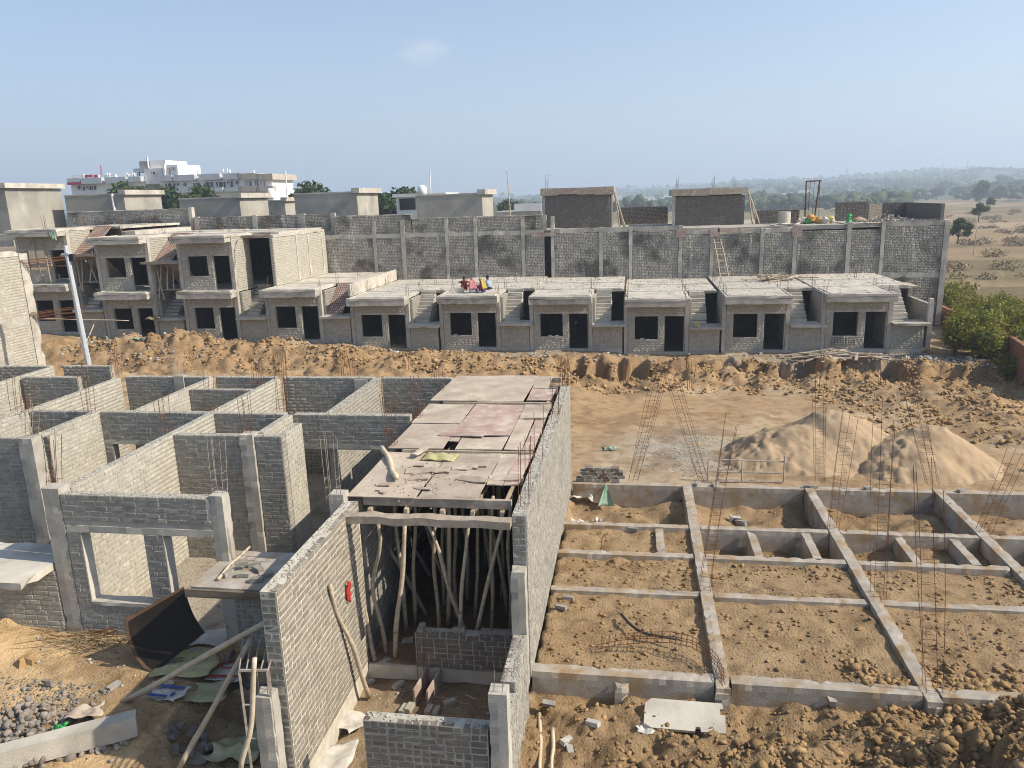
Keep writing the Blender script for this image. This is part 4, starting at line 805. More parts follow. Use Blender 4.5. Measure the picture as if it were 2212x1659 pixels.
# netting on a stick and scraps
NT = thing('green_net', 'pale green net hung over a stick in the first rear cell', 'net', zb(330, 720, -.5))
n0 = np.array(NT.location); tip = zb(325, 628, -.05)-n0; P = np.zeros((9, 10, 3))
for i in range(9):
    v = i/8
    for k in range(10):
        u = k/9-.5; P[i, k] = (tip[0]*(1-v)+u*.52*v+.03*math.sin(7*u), tip[1]*(1-v)-.12*v+.12*math.cos(3*u)*v, tip[2]*(1-v)+.03+.02*math.sin(11*u+4*v))
MB().slab(P, (0, .006, -.004)).build('net_sheet', M_['green_net'], NT, smooth=True)
MB().tube([tip, tip+np.array([-.06, .2, .42])], .012, 5).build('stick', M_['rust'], NT)
for (x, y), sx, sy, m, lab in (((225, 690), .62, .45, 'sack_w', 'dirty white sack left of the green net'), ((195, 765), .5, .25, 'sack_w', 'torn white sack at the wall side of the first rear cell'), ((285, 772), .2, .15, 'sack_w', 'small white scrap right of the torn sack'), ((1140, 905), .5, .16, 'sack_g', 'rolled green-grey sack in the second small cell'), ((1440, 915), .3, .22, 'yellow', 'yellowish scrap in the fourth small cell'), ((1720, 925), .55, .28, 'sack_w', 'bright white sack in the sixth small cell'), ((345, 445), .5, .22, 'green_net', 'scrap of green net lying on the gravel yard')):
    p = zb(x, y, -.5); rag(lab, p, sx, sy, rng.uniform(-.5, .5), m, .14, group='scraps on the plot')
p = at((1900+430/1.1402)/1.73594, (1900+120/1.1402)/1.73594, z=-.05); mb = MB(); rebar(mb, (p[0]-.05, 16.75, -.08), (p[0], 17.7, -.05), .01); tag(mb.build('iron_bar', M_['rust']), 'single rusty bar lying across the small upper cell', 'bar')
# white board, scraps and sticks on the front soil
def z7(x, y, z): return at((1900+x/1.1402)/1.73594, (1900+y/1.1402)/1.73594, z=z)
o = MB().add([(x, y, z) for z in (-.03, .03) for x, y in ((-.62, -.2), (-.5, -.27), (.18, -.27), (.2, -.19), (.27, -.19), (.28, -.27), (.66, -.26), (.68, .06), (.6, .06), (.6, .16), (.66, .17), (.64, .27), (-.5, .26), (-.6, .16))], [tuple(range(13, -1, -1)), tuple(range(14, 28))]+[(i, (i+1) % 14, 14+(i+1) % 14, 14+i) for i in range(14)]).build('cement_board', M_['conc_light']); o.location = (.82, 11.22, -.27); o.rotation_euler = (.35, .02, .0); tag(o, 'broken pale cement board lying on soil before the plinth beam', 'board')
p = z7(600, 990, -.55); rag('torn cardboard scrap on the front soil', p, .36, .25, .1, 'sack_w', .05, name='cardboard_scrap', cat='cardboard')
for (a, b, lab) in (((140, 885), (142, 1140), 'pale timber stick lying by the long wall base, left of two'), ((196, 950), (193, 1140), 'forked pale stick lying by the long wall base, right of two')):
    pole('stick', lab, 'stick', z7(*a, -.45), z7(*b, -.48), .035, .02, 'bamboo')
for i, (x, y) in enumerate(((180, 885), (255, 1015), (270, 1048), (370, 985))):
    p = z7(x, y, -.52); loose_brick(['grey brick half sunk in the front soil near the sticks', 'brick lump on the front soil right of the sticks', 'flat brick piece on the front soil below another', 'pale brick piece left of the cardboard scrap'][i], (p[0], p[1], float(H(p[0], p[1]))-.01), i*.9, 'rubble', 'bricks on the front soil', (.1, .15))

# ================================================================== LEFT FOREGROUND YARD
def z0(x, y, z): return at(x/1.885/1.73594, (2000+y/1.885)/1.73594, z=z)
# curved rusty sheet standing on edge
SH = thing('steel_sheet', 'large curved rusty steel sheet, black inside, standing on the yard sand', 'metal sheet')
def zy(x, y, Y): return at(x/1.885/1.73594, (2000+y/1.885)/1.73594, Y=Y)
yA = z0(1085, 995, .03)[1]; yB = 11.35
nearp = [zy(x, y, yA+dy) for x, y, dy in ((1085, 995, 0), (1015, 950, .04), (960, 885, .10), (920, 800, .17), (895, 725, .23), (885, 655, .27), (890, 600, .29))]
farp = [zy(x, y, yB+dy) for x, y, dy in ((1450, 700, 0), (1405, 640, .05), (1365, 570, .12), (1338, 500, .18), (1318, 440, .22), (1305, 400, .24), (1300, 375, .25))]
NP, FP = np.array(nearp), np.array(farp)
def sheetP(off, w0=0., w1=1., r0=0, r1=6):
    ks = np.linspace(w0, w1, 9); rs_ = np.linspace(r0, r1, 13); ii = np.arange(7)
    nf = np.stack([np.interp(rs_, ii, NP[:, c]) for c in range(3)], 1); ffp = np.stack([np.interp(rs_, ii, FP[:, c]) for c in range(3)], 1)
    P = nf[:, None]*(1-ks)[None, :, None]+ffp[:, None]*ks[None, :, None]
    return P+np.array([-.75, .45, -.48])*off
MB().grid(sheetP(0, .05, 1, 0, 5.4)).build('black_inner_face', M_['tar'], SH, smooth=True)
MB().grid(sheetP(.001, 0, .05)).build('rusty_near_band', M_['sheet'], SH, smooth=True); MB().grid(sheetP(.0005, .05, 1, 5.4, 6)).build('rusty_top_band', M_['sheet'], SH, smooth=True)
MB().grid(sheetP(.012)[:, ::-1]).build('rusty_outer_face', M_['sheet'], SH, smooth=True)
pi, po = sheetP(0), sheetP(.012); mb = MB()
for a_, b_ in ((pi[:, 0], po[:, 0]), (po[:, -1], pi[:, -1]), (po[-1], pi[-1]), (pi[0], po[0])): mb.grid(np.stack([b_, a_], 0))
mb.build('rusty_edge', M_['sheet'], SH)
# sacks on the ground, with print
def print_text(parent, body, loc, size, m, rz=0):
    cu = bpy.data.curves.new('print', 'FONT'); cu.body = body; cu.size = size; cu.align_x = 'CENTER'; cu.align_y = 'CENTER'; cu.extrude = .001
    o = bpy.data.objects.new('tmp', cu); COL.objects.link(o); me = bpy.data.meshes.new_from_object(o.evaluated_get(bpy.context.evaluated_depsgraph_get())); bpy.data.objects.remove(o)
    q = obj('print', me, M_[m], parent, loc, (0, 0, rz)); return q
yz = .08
for (x, y), sx, sy, rz, m, lab in (((1470, 760), .85, .5, .25, 'sack_w', 'greyish white sack spread right of the curved sheet'), ((1330, 930), 1.0, .8, .2, 'sack_y', 'yellow cement sack with dark lettering before the curved sheet'), ((1620, 920), .7, .75, .1, 'sack_w', 'white sack with red border under the bamboo pole'), ((1390, 1090), 1.0, .5, .1, 'sack_g', 'pale green sack folded under the long bamboo pole'), ((1180, 1140), .6, .34, -.05, 'sack_w', 'white sack with blue band left of the pale green sack'), ((1150, 1060), .4, .16, .3, 'ply', 'pinkish torn sack strip above the blue-banded sack')):
    p = z0(x, y, yz); o = rag(lab, p, sx, sy, rz, m, .05, z0=float(H(p[0], p[1]))+.03, group='sacks on the yard sand')
    if m == 'sack_y':
        for tx, dx in (('cement', -.2), ('cement', .22)): print_text(o, 'ambuja\n'+tx, (dx, .0, .075), .1, 'black', math.pi+.1)
    if 'red border' in lab:
        MB().box(-.34, -.29, -.33, .33, .07, .073).box(-.34, .3, -.35, -.3, .07, .073).build('red_border', M_['red'], o); MB().tube([(.02+.16*math.cos(a_), .1*math.sin(a_), .078) for a_ in np.linspace(0, 2*math.pi, 17)], .012, 4, cap=False).build('red_oval', M_['red'], o)
    if 'blue band' in lab:
        MB().box(-.27, .27, .09, .15, .066, .069).box(-.27, .1, -.16, -.1, .066, .069).box(.13, .2, -.12, -.02, .066, .069).build('blue_print', M_['blue'], o)
# bamboo poles, ladder frame, twigs
pole('bamboo_pole', 'long bamboo pole rising from the sacks to the end of the tall wall', 'pole', z0(870, 1200, -.02)+np.array([0, 0, .03]), at(1880/1.885/1.73594, (2000+630/1.885)/1.73594, Y=9.4), .048, .02, 'bamboo', taper=.9)
pole('bamboo_pole', 'speckled bamboo pole leaning down to the bottom edge', 'pole', at(1260/1.885/1.73594, (2000+1680/1.885)/1.73594, z=-.1), at(1770/1.885/1.73594, (2000+745/1.885)/1.73594, Y=9.5), .045, .03, 'bamboo', taper=.9)
pole('bamboo_pole', 'crooked pole tied upright to the steel ladder frame', 'pole', at(1700/1.885/1.73594, (2000+1690/1.885)/1.73594, Y=8.3), at(1800/1.885/1.73594, (2000+880/1.885)/1.73594, Y=8.45), .038, .06, 'bamboo', taper=.9)
LF = thing('shuttering_ladder', 'grey steel shuttering frame with rungs beside the front left column stub', 'frame')
cnr = [at(1690/1.885/1.73594, (2000+970/1.885)/1.73594, Y=8.55), at(1890/1.885/1.73594, (2000+950/1.885)/1.73594, Y=8.6)]
c0, c1 = cnr; c1[2] = c0[2]; dn = np.array([0, .0, -2.2])
for p, q in ((c0, c0+dn), (c1, c1+dn), (c0, c1)): MB().tube([p, q], .02, 4).build('rail', M_['rust_pale'], LF)
for k in range(1, 5): MB().tube([c0+dn*k*.24, c1+dn*k*.24], .012, 5).build('rung', M_['rust_pale'], LF)
GR = thing('steel_grille', 'sloping grille of grey bars between the wall end and the ladder frame', 'grille'); g1 = at(1850/1.885/1.73594, (2000+680/1.885)/1.73594, Y=9.6)
for k in range(5):
    s_ = c0+(c1-c0)*k/4; MB().tube([s_, np.array([g1[0]+.14*k-.3, g1[1], g1[2]-.1])], .012, 5).build('bar', M_['rust_pale'], GR)
TP = thing('twig_bundle', 'heap of dry twigs and rusty wire at the foot of the windowed wall', 'twigs', z0(640, 770, .1))
for i in range(60):
    c = rng.normal(0, .22, 3)*(2.0, .6, 0)+(0, 0, rng.uniform(.02, .16)); dr = np.array([rng.normal(.8, .25), rng.normal(.15, .3), rng.normal(0, .06)])*rng.uniform(.3, .7); mb = MB(); rebar(mb, c-dr, c+dr, .006, .05); mb.build('twig', M_['dry' if i % 3 else 'rust'], TP)
# concrete beam lying at the bottom left
pA = z0(-40, 1640, .1); pB = z0(975, 1370, .1)
d = (pB-pA); L = np.linalg.norm(d[:2]); o = MB().rbox(0, L, -.1, .14, -.12, .22, seg=.15, j=.0022).build('concrete_beam', M_['conc_light']); o.location = (pA[0], pA[1], .12); o.rotation_euler = (0, 0, math.atan2(d[1], d[0])); tag(o, 'pale concrete beam lying at the bottom left over the stones', 'beam')
# stone heap
SHP = thing('stone_heap', 'heap of rounded grey-brown stones at the bottom left corner', 'stone heap')
SM = []
for i in range(10):
    V = IV*(1+rng.uniform(-.28, .28, (12, 1)))*rng.uniform(.65, 1.25, (1, 3)); m_ = np_mesh('stone', V, IF); bm = bmesh.new(); bm.from_mesh(m_); bmesh.ops.bevel(bm, geom=bm.edges[:], offset=.12, segments=1, affect='EDGES'); bm.to_mesh(m_); bm.free(); m_.materials.append(M_['stone']); SM.append(m_)
k = 0
while k < 300:
    x, y = rng.uniform(-30, 900), rng.uniform(1120, 1680)
    if y < 1210+abs(x-250)*.25-60 or y > 1640-.27*x+40: continue
    p = z0(x, y, .1); s_ = rng.uniform(.04, .08); o = bpy.data.objects.new('stone', SM[int(rng.integers(10))]); COL.objects.link(o); o.parent = SHP
    o.location = (p[0], p[1], float(H(p[0], p[1]))+s_*.35+max(0, .16-.0007*abs(x-200))*rng.uniform(.2, 1)); o.scale = (s_, s_*rng.uniform(.7, 1), s_*rng.uniform(.6, .9)); o.rotation_euler = rng.uniform(0, 3, 3); k += 1
scatter('stone_chips', 'small stones and grit filling the gaps of the stone heap', 'stones', [(-12.5, -8.2, 8.0, 10.6, 4500)], M_['stone'], .012, .05, mask=lambda x, y: np.hypot(x+10.4, y-9.4) < 1.9)
p = z0(430, 1375, .25); rag('small bright green plastic scrap on the stones', p, .14, .12, .3, 'green', .06, z0=p[2], name='plastic_scrap', cat='plastic', n=6)
p = z0(600, 1270, .15); rag('pale pink plastic sheet on the stones', p, .5, .35, .3, 'ply', .08, z0=p[2], name='plastic_sheet', cat='plastic')
p = z0(340, 1060, .05); o = MB().rbox(-.1, .1, -.06, .06, -.02, .09, seg=.07, j=.015).build('stone_block', M_['stone']); o.location = p; tag(o, 'pale stone lying alone on the yard sand', 'stone')
p = z0(805, 1075, .05); loose_brick('grey block lying alone on the yard sand before the curved sheet', (p[0], p[1], float(H(p[0], p[1]))), 1.3, 'rubble', None)
for i, (x, y) in enumerate(((205, 880), (165, 890))): 
    p = z0(x, y, .15); o = MB().rbox(-.13, .13, -.1, .1, -.05, .14, seg=.1, j=.025).build('soil_lump', M_['clod_orange']); o.location = (p[0], p[1], float(H(p[0], p[1]))); o.rotation_euler = (0, .2, i); tag(o, ['big orange lump at the foot of the orange mound', 'pale orange lump left of the big orange lump'][i], 'lump')
# dark pit bricks and green sack by the ladder frame
for i in range(22):
    x, y = rng.uniform(1230, 1500), rng.uniform(1480, 1640)
    if i > 13: x, y = rng.uniform(1640, 1870), rng.uniform(1040, 1190)
    p = z0(x, y, -.45); loose_brick('dark brick tumbled among others in the shaded pit by the ladder frame', (p[0], p[1], float(H(p[0], p[1]))+rng.uniform(0, .1)), rng.uniform(0, 3), 'brick_dark', 'dark bricks tumbled in the shaded pit', (rng.normal(0, .3), rng.normal(0, .3)))
p = z0(1680, 1560, -.45); rag('green and white sack in the shaded pit behind the crooked pole', p, .8, .5, .2, 'sack_g', .2, z0=-.42)
# loose bricks on the ledge slab
for i, ((x, y), dz_, rz, lab) in enumerate((((1610, 290), 0, 1.3, 'brick standing on the ledge slab, nearest the bamboo'), ((1720, 300), 0, .15, 'lower brick of the small pile on the ledge slab'), ((1710, 250), .078, .5, 'upper brick of the small pile on the ledge slab'), ((1800, 225), 0, .5, 'brick at the back of the ledge slab'), ((1825, 260), 0, -.6, 'brick leaning behind the small pile on the ledge slab'), ((1815, 335), 0, .25, 'brick at the ledge slab front near the tall wall'), ((1880, 300), 0, .6, 'brick touching the tall wall on the ledge slab'))):
    p = z0(x, y, 1.76); loose_brick(lab, (p[0], p[1], 1.745+dz_), rz, 'brick', 'bricks on the ledge slab')
pole('bamboo_pole', 'short bamboo pole lying along the left of the ledge slab', 'pole', z0(1540, 325, 1.78), z0(1765, 95, 1.85), .03, .02, 'bamboo')
# ================================================================== FAR ROW OF HOUSES
YW, YS, YB = 44.2, 43.3, 54.0
def fwall(t, a, b, z0, z1, faces='+', ops=(), m='brick_warm', th=.2, bands=(), name='wall', mm='mortar', skip=None, head=.3):
    wall_into(t, a, b, z0, z1, th=th, faces=faces, ops=ops, m=m, limit=0, bands=bands, core=name, mm=mm, skip=skip, head=head, proud=.014)
def storey(t, xo, zf, zs, m='brick_warm', lower=True, sill=.72, y=YW):
    """front wall with window and door, columns, lintel band"""
    fwall(t, (xo+.23, y), (xo+3.4, y), zf, zs-.42, ops=[(.39, 1.68, zf+sill, zf+2.05), (2.05, 3.12, zf-.05, zf+2.05)], bands=[(0, 4, zf+2.05, zf+2.2)], m=m, name='front_wall')
    for x in (xo, xo+3.41): MB().rbox(x, x+.22, y-.13, y+.14, zf-.3, zs-.03, seg=.3, j=.004).build('column', M_['conc'], t)
    MB().rbox(xo+.225, xo+3.405, y-.125, y+.12, zf+2.05, zf+2.18, seg=.3, j=.004).build('lintel', M_['conc'], t)
    MB().rbox(xo+.6, xo+1.93, y-.135, y+.11, zf+sill-.07, zf+sill, seg=.3, j=.003).build('window_sill', M_['conc'], t)
def roof(t, xo, zs, edge=.45, y1=YB-.12, hole=True, m='conc_light', ov=0):
    sl = MB().rbox(xo+.06-ov, xo+3.62+ov, YS, y1, zs-.15, zs, seg=.45, j=.006).build('roof_slab', M_[m], t)
    MB().rbox(xo+.06-ov, xo+3.62+ov, YS+.012, YS+.2, zs-edge, zs-.152, seg=.3, j=.006).build('edge_beam', M_['conc'], t)
    for x in (xo+.07-ov, xo+3.43+ov): MB().rbox(x, x+.18, YS+.202, YW-.14, zs-edge+.02, zs-.153, seg=.3, j=.005).build('edge_beam', M_['conc'], t)
    if hole: MB().rbox(xo+3.63, xo+5.37, 46.75, y1, zs-.16, zs-.004, seg=.45, j=.006).build('bay_slab', M_[m], t)
    # shutter ridges on the slab
    for p, q in (((xo+.2, YS+.25), (xo+3.5, YS+.25)), ((xo+.25, YS+.1), (xo+.2, 46.2)), ((xo+3.45, YS+.1), (xo+3.48, 46.6)), ((xo+.1, 46.7), (xo+5.2, 46.75)), ((xo+.1, 50.3), (xo+5.2, 50.2))):
        pts = np.linspace(p, q, 10); MB().tube([(a+rng.normal(0, .02), b+rng.normal(0, .02), zs+.005) for a, b in pts], .035, 4).build('ridge', M_[m], sl)
def bay(t, xo, zf, zs, steps=True, low=True):
    x0, x1 = xo+3.64, xo+5.32; zl = zf+1.45
    if low: fwall(t, (x0, YW+.02), (x1, YW+.02), zf, zl-.12, m='brick_warm', name='bay_wall')
    MB().rbox(x0-.05, x1+.2, YS+.3, YW+.9, zl-.12, zl+.03, seg=.3, j=.008).build('ledge', M_['conc'], t)
    fwall(t, (x0+.02, YW+.2), (x0+.02, 47.0), zf, zs-.2, faces='+', name='bay_side_wall', m='brick')
    if steps:
        st = MB().rbox(x0+.1, x0+1.0, YW+.45, 46.74, zl-.3, zl+.02, seg=.5, j=.004).build('stair', M_['conc'], t); n = 9; dh = (zs-zl-.03)/n; dy = (46.74-YW-.45)/n
        for k in range(n): MB().rbox(x0+.1, x0+1.02+rng.normal(0, .01), YW+.45+k*dy, 46.73, zl+.03+k*dh+(.001 if k else -.0), zl+.03+(k+1)*dh-.001, seg=.5, j=.007).build('step', M_['conc_light'], st)
def shell(t, xo, zf, zs, y1=YB-.15, w=5.33):
    """party wall, rear wall, floor and inner partition that keep the rooms dark"""
    fwall(t, (xo+.1, YW+.15), (xo+.1, 47.2), zf, zs-.16, faces='+-', name='party_wall', m='brick')
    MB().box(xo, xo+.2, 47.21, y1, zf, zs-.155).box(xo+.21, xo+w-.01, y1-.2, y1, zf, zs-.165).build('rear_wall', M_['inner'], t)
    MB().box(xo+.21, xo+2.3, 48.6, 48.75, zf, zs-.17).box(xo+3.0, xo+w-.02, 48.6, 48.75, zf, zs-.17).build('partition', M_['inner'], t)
    MB().box(xo+.01, xo+w-.02, YW-.1, y1, zf-.5, zf-.001).build('plinth', M_['conc'], t); MB().box(xo+.22, xo+w-.03, YW+.12, y1-.21, zf, zf+.02).build('floor', M_['inner'], t); MB().box(xo+.215, xo+.235, YW+.2, 48.5, zf+.03, zs-.17).build('shade_lining', M_['inner'], t)  # floor and thin lining are coloured near-black as painted room shade
def starters(t, xo, zs, spots=None, h=(.3, .75)):
    for x, y in (spots or ((.15, YW+.1), (3.5, YW+.1), (.15, 47.2), (3.5, 47.2), (.15, 51), (3.5, 51.2))):
        b = bpy.data.objects.new('starter_bars', None)
        bpy.data.objects.remove(b); mb = MB()
        for dx, dy in ((-.07, -.06), (.07, -.06), (.07, .06), (-.07, .06)): rebar(mb, (xo+x+dx, y+dy, zs-.01), (xo+x+dx+rng.normal(0, .05), y+dy+rng.normal(0, .05), zs+rng.uniform(*h)), .009, .03, 3)
        tag(mb.build('starter_bars', M_['rust'], t), kind='stuff')
HG = 'row of single-storey houses across the site'
HX = [(3, -16.75, 2.5), (4, -11.3, 2.57), (5, -5.95, 2.48), (6, -.55, 2.29), (7, 4.87, 2.39), (8, 10.15, 2.45)]
HL = {3: 'single-storey house shell right of the tilted mesh panel, brown mounds at its foot', 4: 'single-storey house shell with four people sitting on its roof slab', 5: 'single-storey house shell right of the one with people on its roof', 6: 'single-storey house shell with a lower roof, fourth of six from the left', 7: 'single-storey house shell left of the last one, stair on its right', 8: 'last single-storey house shell at the right end, timber piled at its foot'}
for k, xo, zs in HX:
    zf = zs-3.13; t = thing('row_house', HL[k], 'house', (0, 0, 0), group=HG)
    storey(t, xo, zf, zs); roof(t, xo, zs); bay(t, xo, zf, zs); shell(t, xo, zf, zs); starters(t, xo, zs)
    if k == 8:
        MB().rbox(15.6, 15.85, YW-.1, YW+.15, zf, 2.05, seg=.3).build('column', M_['conc'], t)
        fwall(t, (15.72, YW+.16), (15.72, 47.5), zf, 1.75, faces='-+', name='bay_side_wall', m='brick'); MB().box(15.6, 15.83, 47.51, 53.8, zf, 2.3).build('party_wall', M_['mortar'], t)
        MB().rbox(13.9, 15.9, 46.75, 48.6, 2.3, 2.42, seg=.3, j=.01).build('bay_slab', M_['plank'], t)
        bk = Bricks()
        for c in range(4):
            for i in range(9 if c < 3 else 6): bk.put((xo+.66+i*.14, YW-.26+.01*c, zf+.3+c*.11), np.array([1., 0]), np.array([0., -1.]), .125, 'h')
        bk.finish(t, 'brick', 0)
# house with the steep mesh panel and the two-storey houses at left
t = thing('row_house', 'single-storey house shell with bare roof and a tilted pink mesh panel on its right', 'house', group=HG); xo, zs = -22.15, 3.06; zf = zs-3.13
storey(t, xo, zf, zs); roof(t, xo, zs, hole=True); bay(t, xo, zf, zs, steps=False); shell(t, xo, zf, zs); starters(t, xo, zs)
MB().rbox(xo+5.25, xo+5.45, YS+.9, 53.6, 2.5, 3.25, seg=.4, j=.012).build('roof_kerb', M_['conc_light'], t)
def shutter(t, x0, x1, y0, z0, y1, z1):
    MB().slab(np.array([[(x0, y0, z0), (x1, y0, z0)], [(x0, y1, z1), (x1, y1, z1)]]), (0, 0, -.03)).build('stair_shutter', M_['ply_red'], t); mb = MB()
    for i in range(8): x = x0+.06+(x1-x0-.12)*i/7; mb.tube([(x, y0, z0+.03), (x, y1, z1+.03)], .011, 4)
    for i in range(14): v = (i+.5)/14; y, z = y0+(y1-y0)*v, z0+(z1-z0)*v; mb.tube([(x0+.02, y, z+.045), (x1-.02, y, z+.045)], .011, 4)
    tag(mb.build('bar_mesh', M_['rust'], t), kind='stuff')
shutter(t, xo+3.75, xo+4.75, YW+.1, zf+1.5, 46.7, zs+.02)
TWL = ['two-storey house shell with a curl of bars at its upper right corner', 'two-storey house shell, middle of the three at left, tilted mesh panel beside it', 'two-storey house shell at the left end behind the lamp post']
for k, (xo, zs, zu) in enumerate(((-27.5, 3.04, 6.32), (-33.0, 3.04, 6.36), (-38.4, 3.6, 6.94))):
    zf = zs-3.13; t = thing('row_house', TWL[k], 'house', group='two-storey house shells at left')
    storey(t, xo, zf, zs); roof(t, xo, zs, hole=False, ov=.0); bay(t, xo, zf, zs); shell(t, xo, zf, zs)
    storey(t, xo, zs, zu, sill=.85); roof(t, xo, zu, hole=False, edge=.42); starters(t, xo, zu, ((.3, 46.5), (3.3, 46.5), (.4, 50), (3.3, 50), (4.8, 51)), (.4, 1.0))
    MB().box(xo, xo+.2, 47, YB-.2, zs, zu-.16).box(xo+.21, xo+5.3, YB-.4, YB-.2, zs, zu-.17).box(xo+.21, xo+2.4, 48.6, 48.7, zs, zu-.17).build('rear_wall', M_['inner'], t)
    MB().rbox(xo+3.63, xo+5.37, 46.9, YB-.13, zu-.16, zu-.004, seg=.45, j=.006).build('bay_slab', M_['conc_light'], t)
    fwall(t, (xo+3.52, YW+.15), (xo+3.52, 46.3), zs, zu-.16, faces='+', name='side_wall', m='brick_warm')
    if k: 
        MB().rbox(xo+3.1, xo+5.5, YS+.5, YW+.9, zs+1.62, zs+1.8, seg=.3, j=.012).build('landing_form', M_['plank'], t); shutter(t, xo+3.75, xo+4.9, YW+.2, zs+1.82, 46.8, zu+.05)
        MB().slab(np.array([[(xo+3.7, YW+.9, zs+1.6), (xo+5.2, YW+.9, zs+1.6)], [(xo+3.7, 46.9, zs+.1), (xo+5.2, 46.9, zs+.1)]]), (0, 0, -.05)).build('stair_form', M_['ply'], t)
        MB().box(xo+3.62, xo+5.35, 47.0, 47.15, zs, zu-.2).build('bay_rear_wall', M_['inner'], t)
        MB().rbox(xo+3.6, xo+5.4, YW+.9, 47.0, zs-.14, zs, seg=.4, j=.005).build('bay_floor', M_['conc'], t)
        for i in range(5):
            x = xo+3.7+.33*i; pole('timber_prop', f'{["first", "second", "third", "fourth", "fifth"][i]} prop from the left under the stair form {["", "right of the middle", "right of the end"][k]} two-storey house', 'prop', (x+.25*rng.normal(0, 1)+.2, YW+.1, zs-.6 if i < 2 else zs), (x, YW+.3+.1*i, zs+1.62), .05, .02, 'wood', 'stair form props')
# end wall of the two-storey part
t = thing('end_wall', 'bright sunlit end wall of upper storey, beside the bare roof slab', 'wall')
wall_into(t, (-21.98, 45.4), (-21.98, 53.75), 3.07, 6.02, th=.22, faces='+', m='brick_warm', limit=0, ends='a', bands=[(3.3, 3.55, 3, 6.1), (5.2, 5.42, 3, 6.1), (7.6, 7.9, 3, 6.1)], head=.3)
for y in (48.7, 50.6, 53.0): MB().rbox(-21.86, -21.835, y, y+.24, 3.07, 6.0, seg=.3, j=.004).build('column', M_['conc_light'], t)
MB().rbox(-23.9, -21.87, 45.5, 53.7, 6.03, 6.2, seg=.4, j=.006).build('roof_slab', M_['conc_light'], t)
# canted edges: bars curling out of the corner
t = thing('bar_bundle', 'bundle of orange-rusted bars curling out of the upper corner beside the void', 'bars')
for i in range(7):
    MB().tube([(-23.6, 44.6+.05*i, 6.1+.02*i), (-22.8, 44.2, 6.02+.04*i), (-22.0, 43.9+.05*i, 6.1+.04*i), (-21.2, 43.8, 6.2+.03*i)], .012, 4).build('bar', M_['rust'], t)

# ================================================================== BACK ROW
t = thing('back_building', 'long rear brick wall with concrete columns behind the house roofs, two storeys', 'building')
cols = [(-18.37, -18.13), (-16.3, -16.0), (-13.1, -12.85), (-11.05, -10.8), (-7.72, -7.45), (-5.65, -5.4), (-2.36, -2.1), (-.36, -.1), (2.95, 3.22), (5.02, 5.28), (8.23, 8.5), (10.32, 10.58), (13.65, 13.95), (15.75, 16.0), (19.5, 19.85)]
zb_ = lambda x: np.interp(x, [-22, -16, -8, -5.5, 5, 12, 20], [2.75, 2.7, 2.6, 2.55, 2.4, 2.4, 2.4])
zr_ = lambda x: 5.75 if x < -5.4 else (5.8 if x < 3 else (5.5 if x < 13.5 else 5.72))
xs = [-21.9]+[c for p in cols for c in p]+[]
edges = [(-21.9, -18.37)]+[(cols[i][1], cols[i+1][0]) for i in range(len(cols)-1)]
for i, (x0, x1) in enumerate(edges):
    zt = zr_((x0+x1)/2)
    if x1 > -5.7 and x0 < -6: x1 = -6.1          # dark doorway slot
    top = zt-.32 if not (10.5 < x0 < 14) else 5.25
    fwall(t, (x0+.005, YB), (x1-.005, YB), -.9 if x0 > 15 else 2.2, top, m='brick_stain', mm='mortar_dark', th=.22, head=.35, name='wall')
    if not 10.5 < x0 < 14: MB().rbox(x0, x1, YB-.13, YB+.15, zt-.32, zt, seg=.35, j=.012).build('ring_beam', M_['conc'], t)
for i, (x0, x1) in enumerate(cols): MB().rbox(x0, x1, YB-.16, YB+.16, -1 if x0 > 19 else 2.2, zr_(x0)+(.02 if x0 > -5.4 else .9), seg=.3, j=.006).build('column', M_['conc'], t)
MB().rbox(16.0, 19.5, YB-.14, YB+.14, 2.1, 2.45, seg=.3, j=.006).build('ring_beam', M_['conc'], t)
MB().rbox(-5.4, 13.6, YB+.155, 66, 5.3, 5.6, seg=.9, j=.01).rbox(13.61, 19.8, YB+.155, 66, 5.4, 5.66, seg=.9, j=.01).build('roof_slab', M_['conc'], t)
MB().rbox(-21.9, -5.41, YB+.155, 66, 5.3, 5.7, seg=.9, j=.01).build('roof_slab', M_['plaster'], t)
MB().box(-22, 19.6, 56, 56.2, 2, 5.29).build('inner_wall', M_['mortar_dark'], t)
MB().box(19.45, 19.78, 54.2, 66, -1, 5.39).build('side_wall', M_['mortar'], t)
for x0, x1, zt in ((-21.2, -15.5, 7.02), (-15.45, -6.2, 6.72)):
    fwall(t, (x0, YB+.03), (x1, YB+.03), 5.72, zt, m='brick_stain', mm='mortar_dark', name='parapet')
    MB().rbox(x0-.02, x1+.02, YB-.1, YB+.17, zt-.01, zt+.05, seg=.4, j=.01).build('coping', M_['conc'], t)
MB().rbox(-6.2, -5.95, YB-.08, YB+.2, 5.72, 6.75, seg=.3).build('parapet_pier', M_['conc_light'], t)
for x in (2.9, 5.1, 10.35): o = MB().box(x-.12, x+.5, YB-.2, YB-.165, 5.02 if x != 10.35 else 4.9, 5.62).build('form_board', M_['ply_red'], t)
for x0, x1 in ((-7.0, -5.3), (5.5, 7.4)): MB().box(x0, x1, YB-.2, YB-.165, 5.3, 5.55).build('form_board', M_['ply_red'], t)
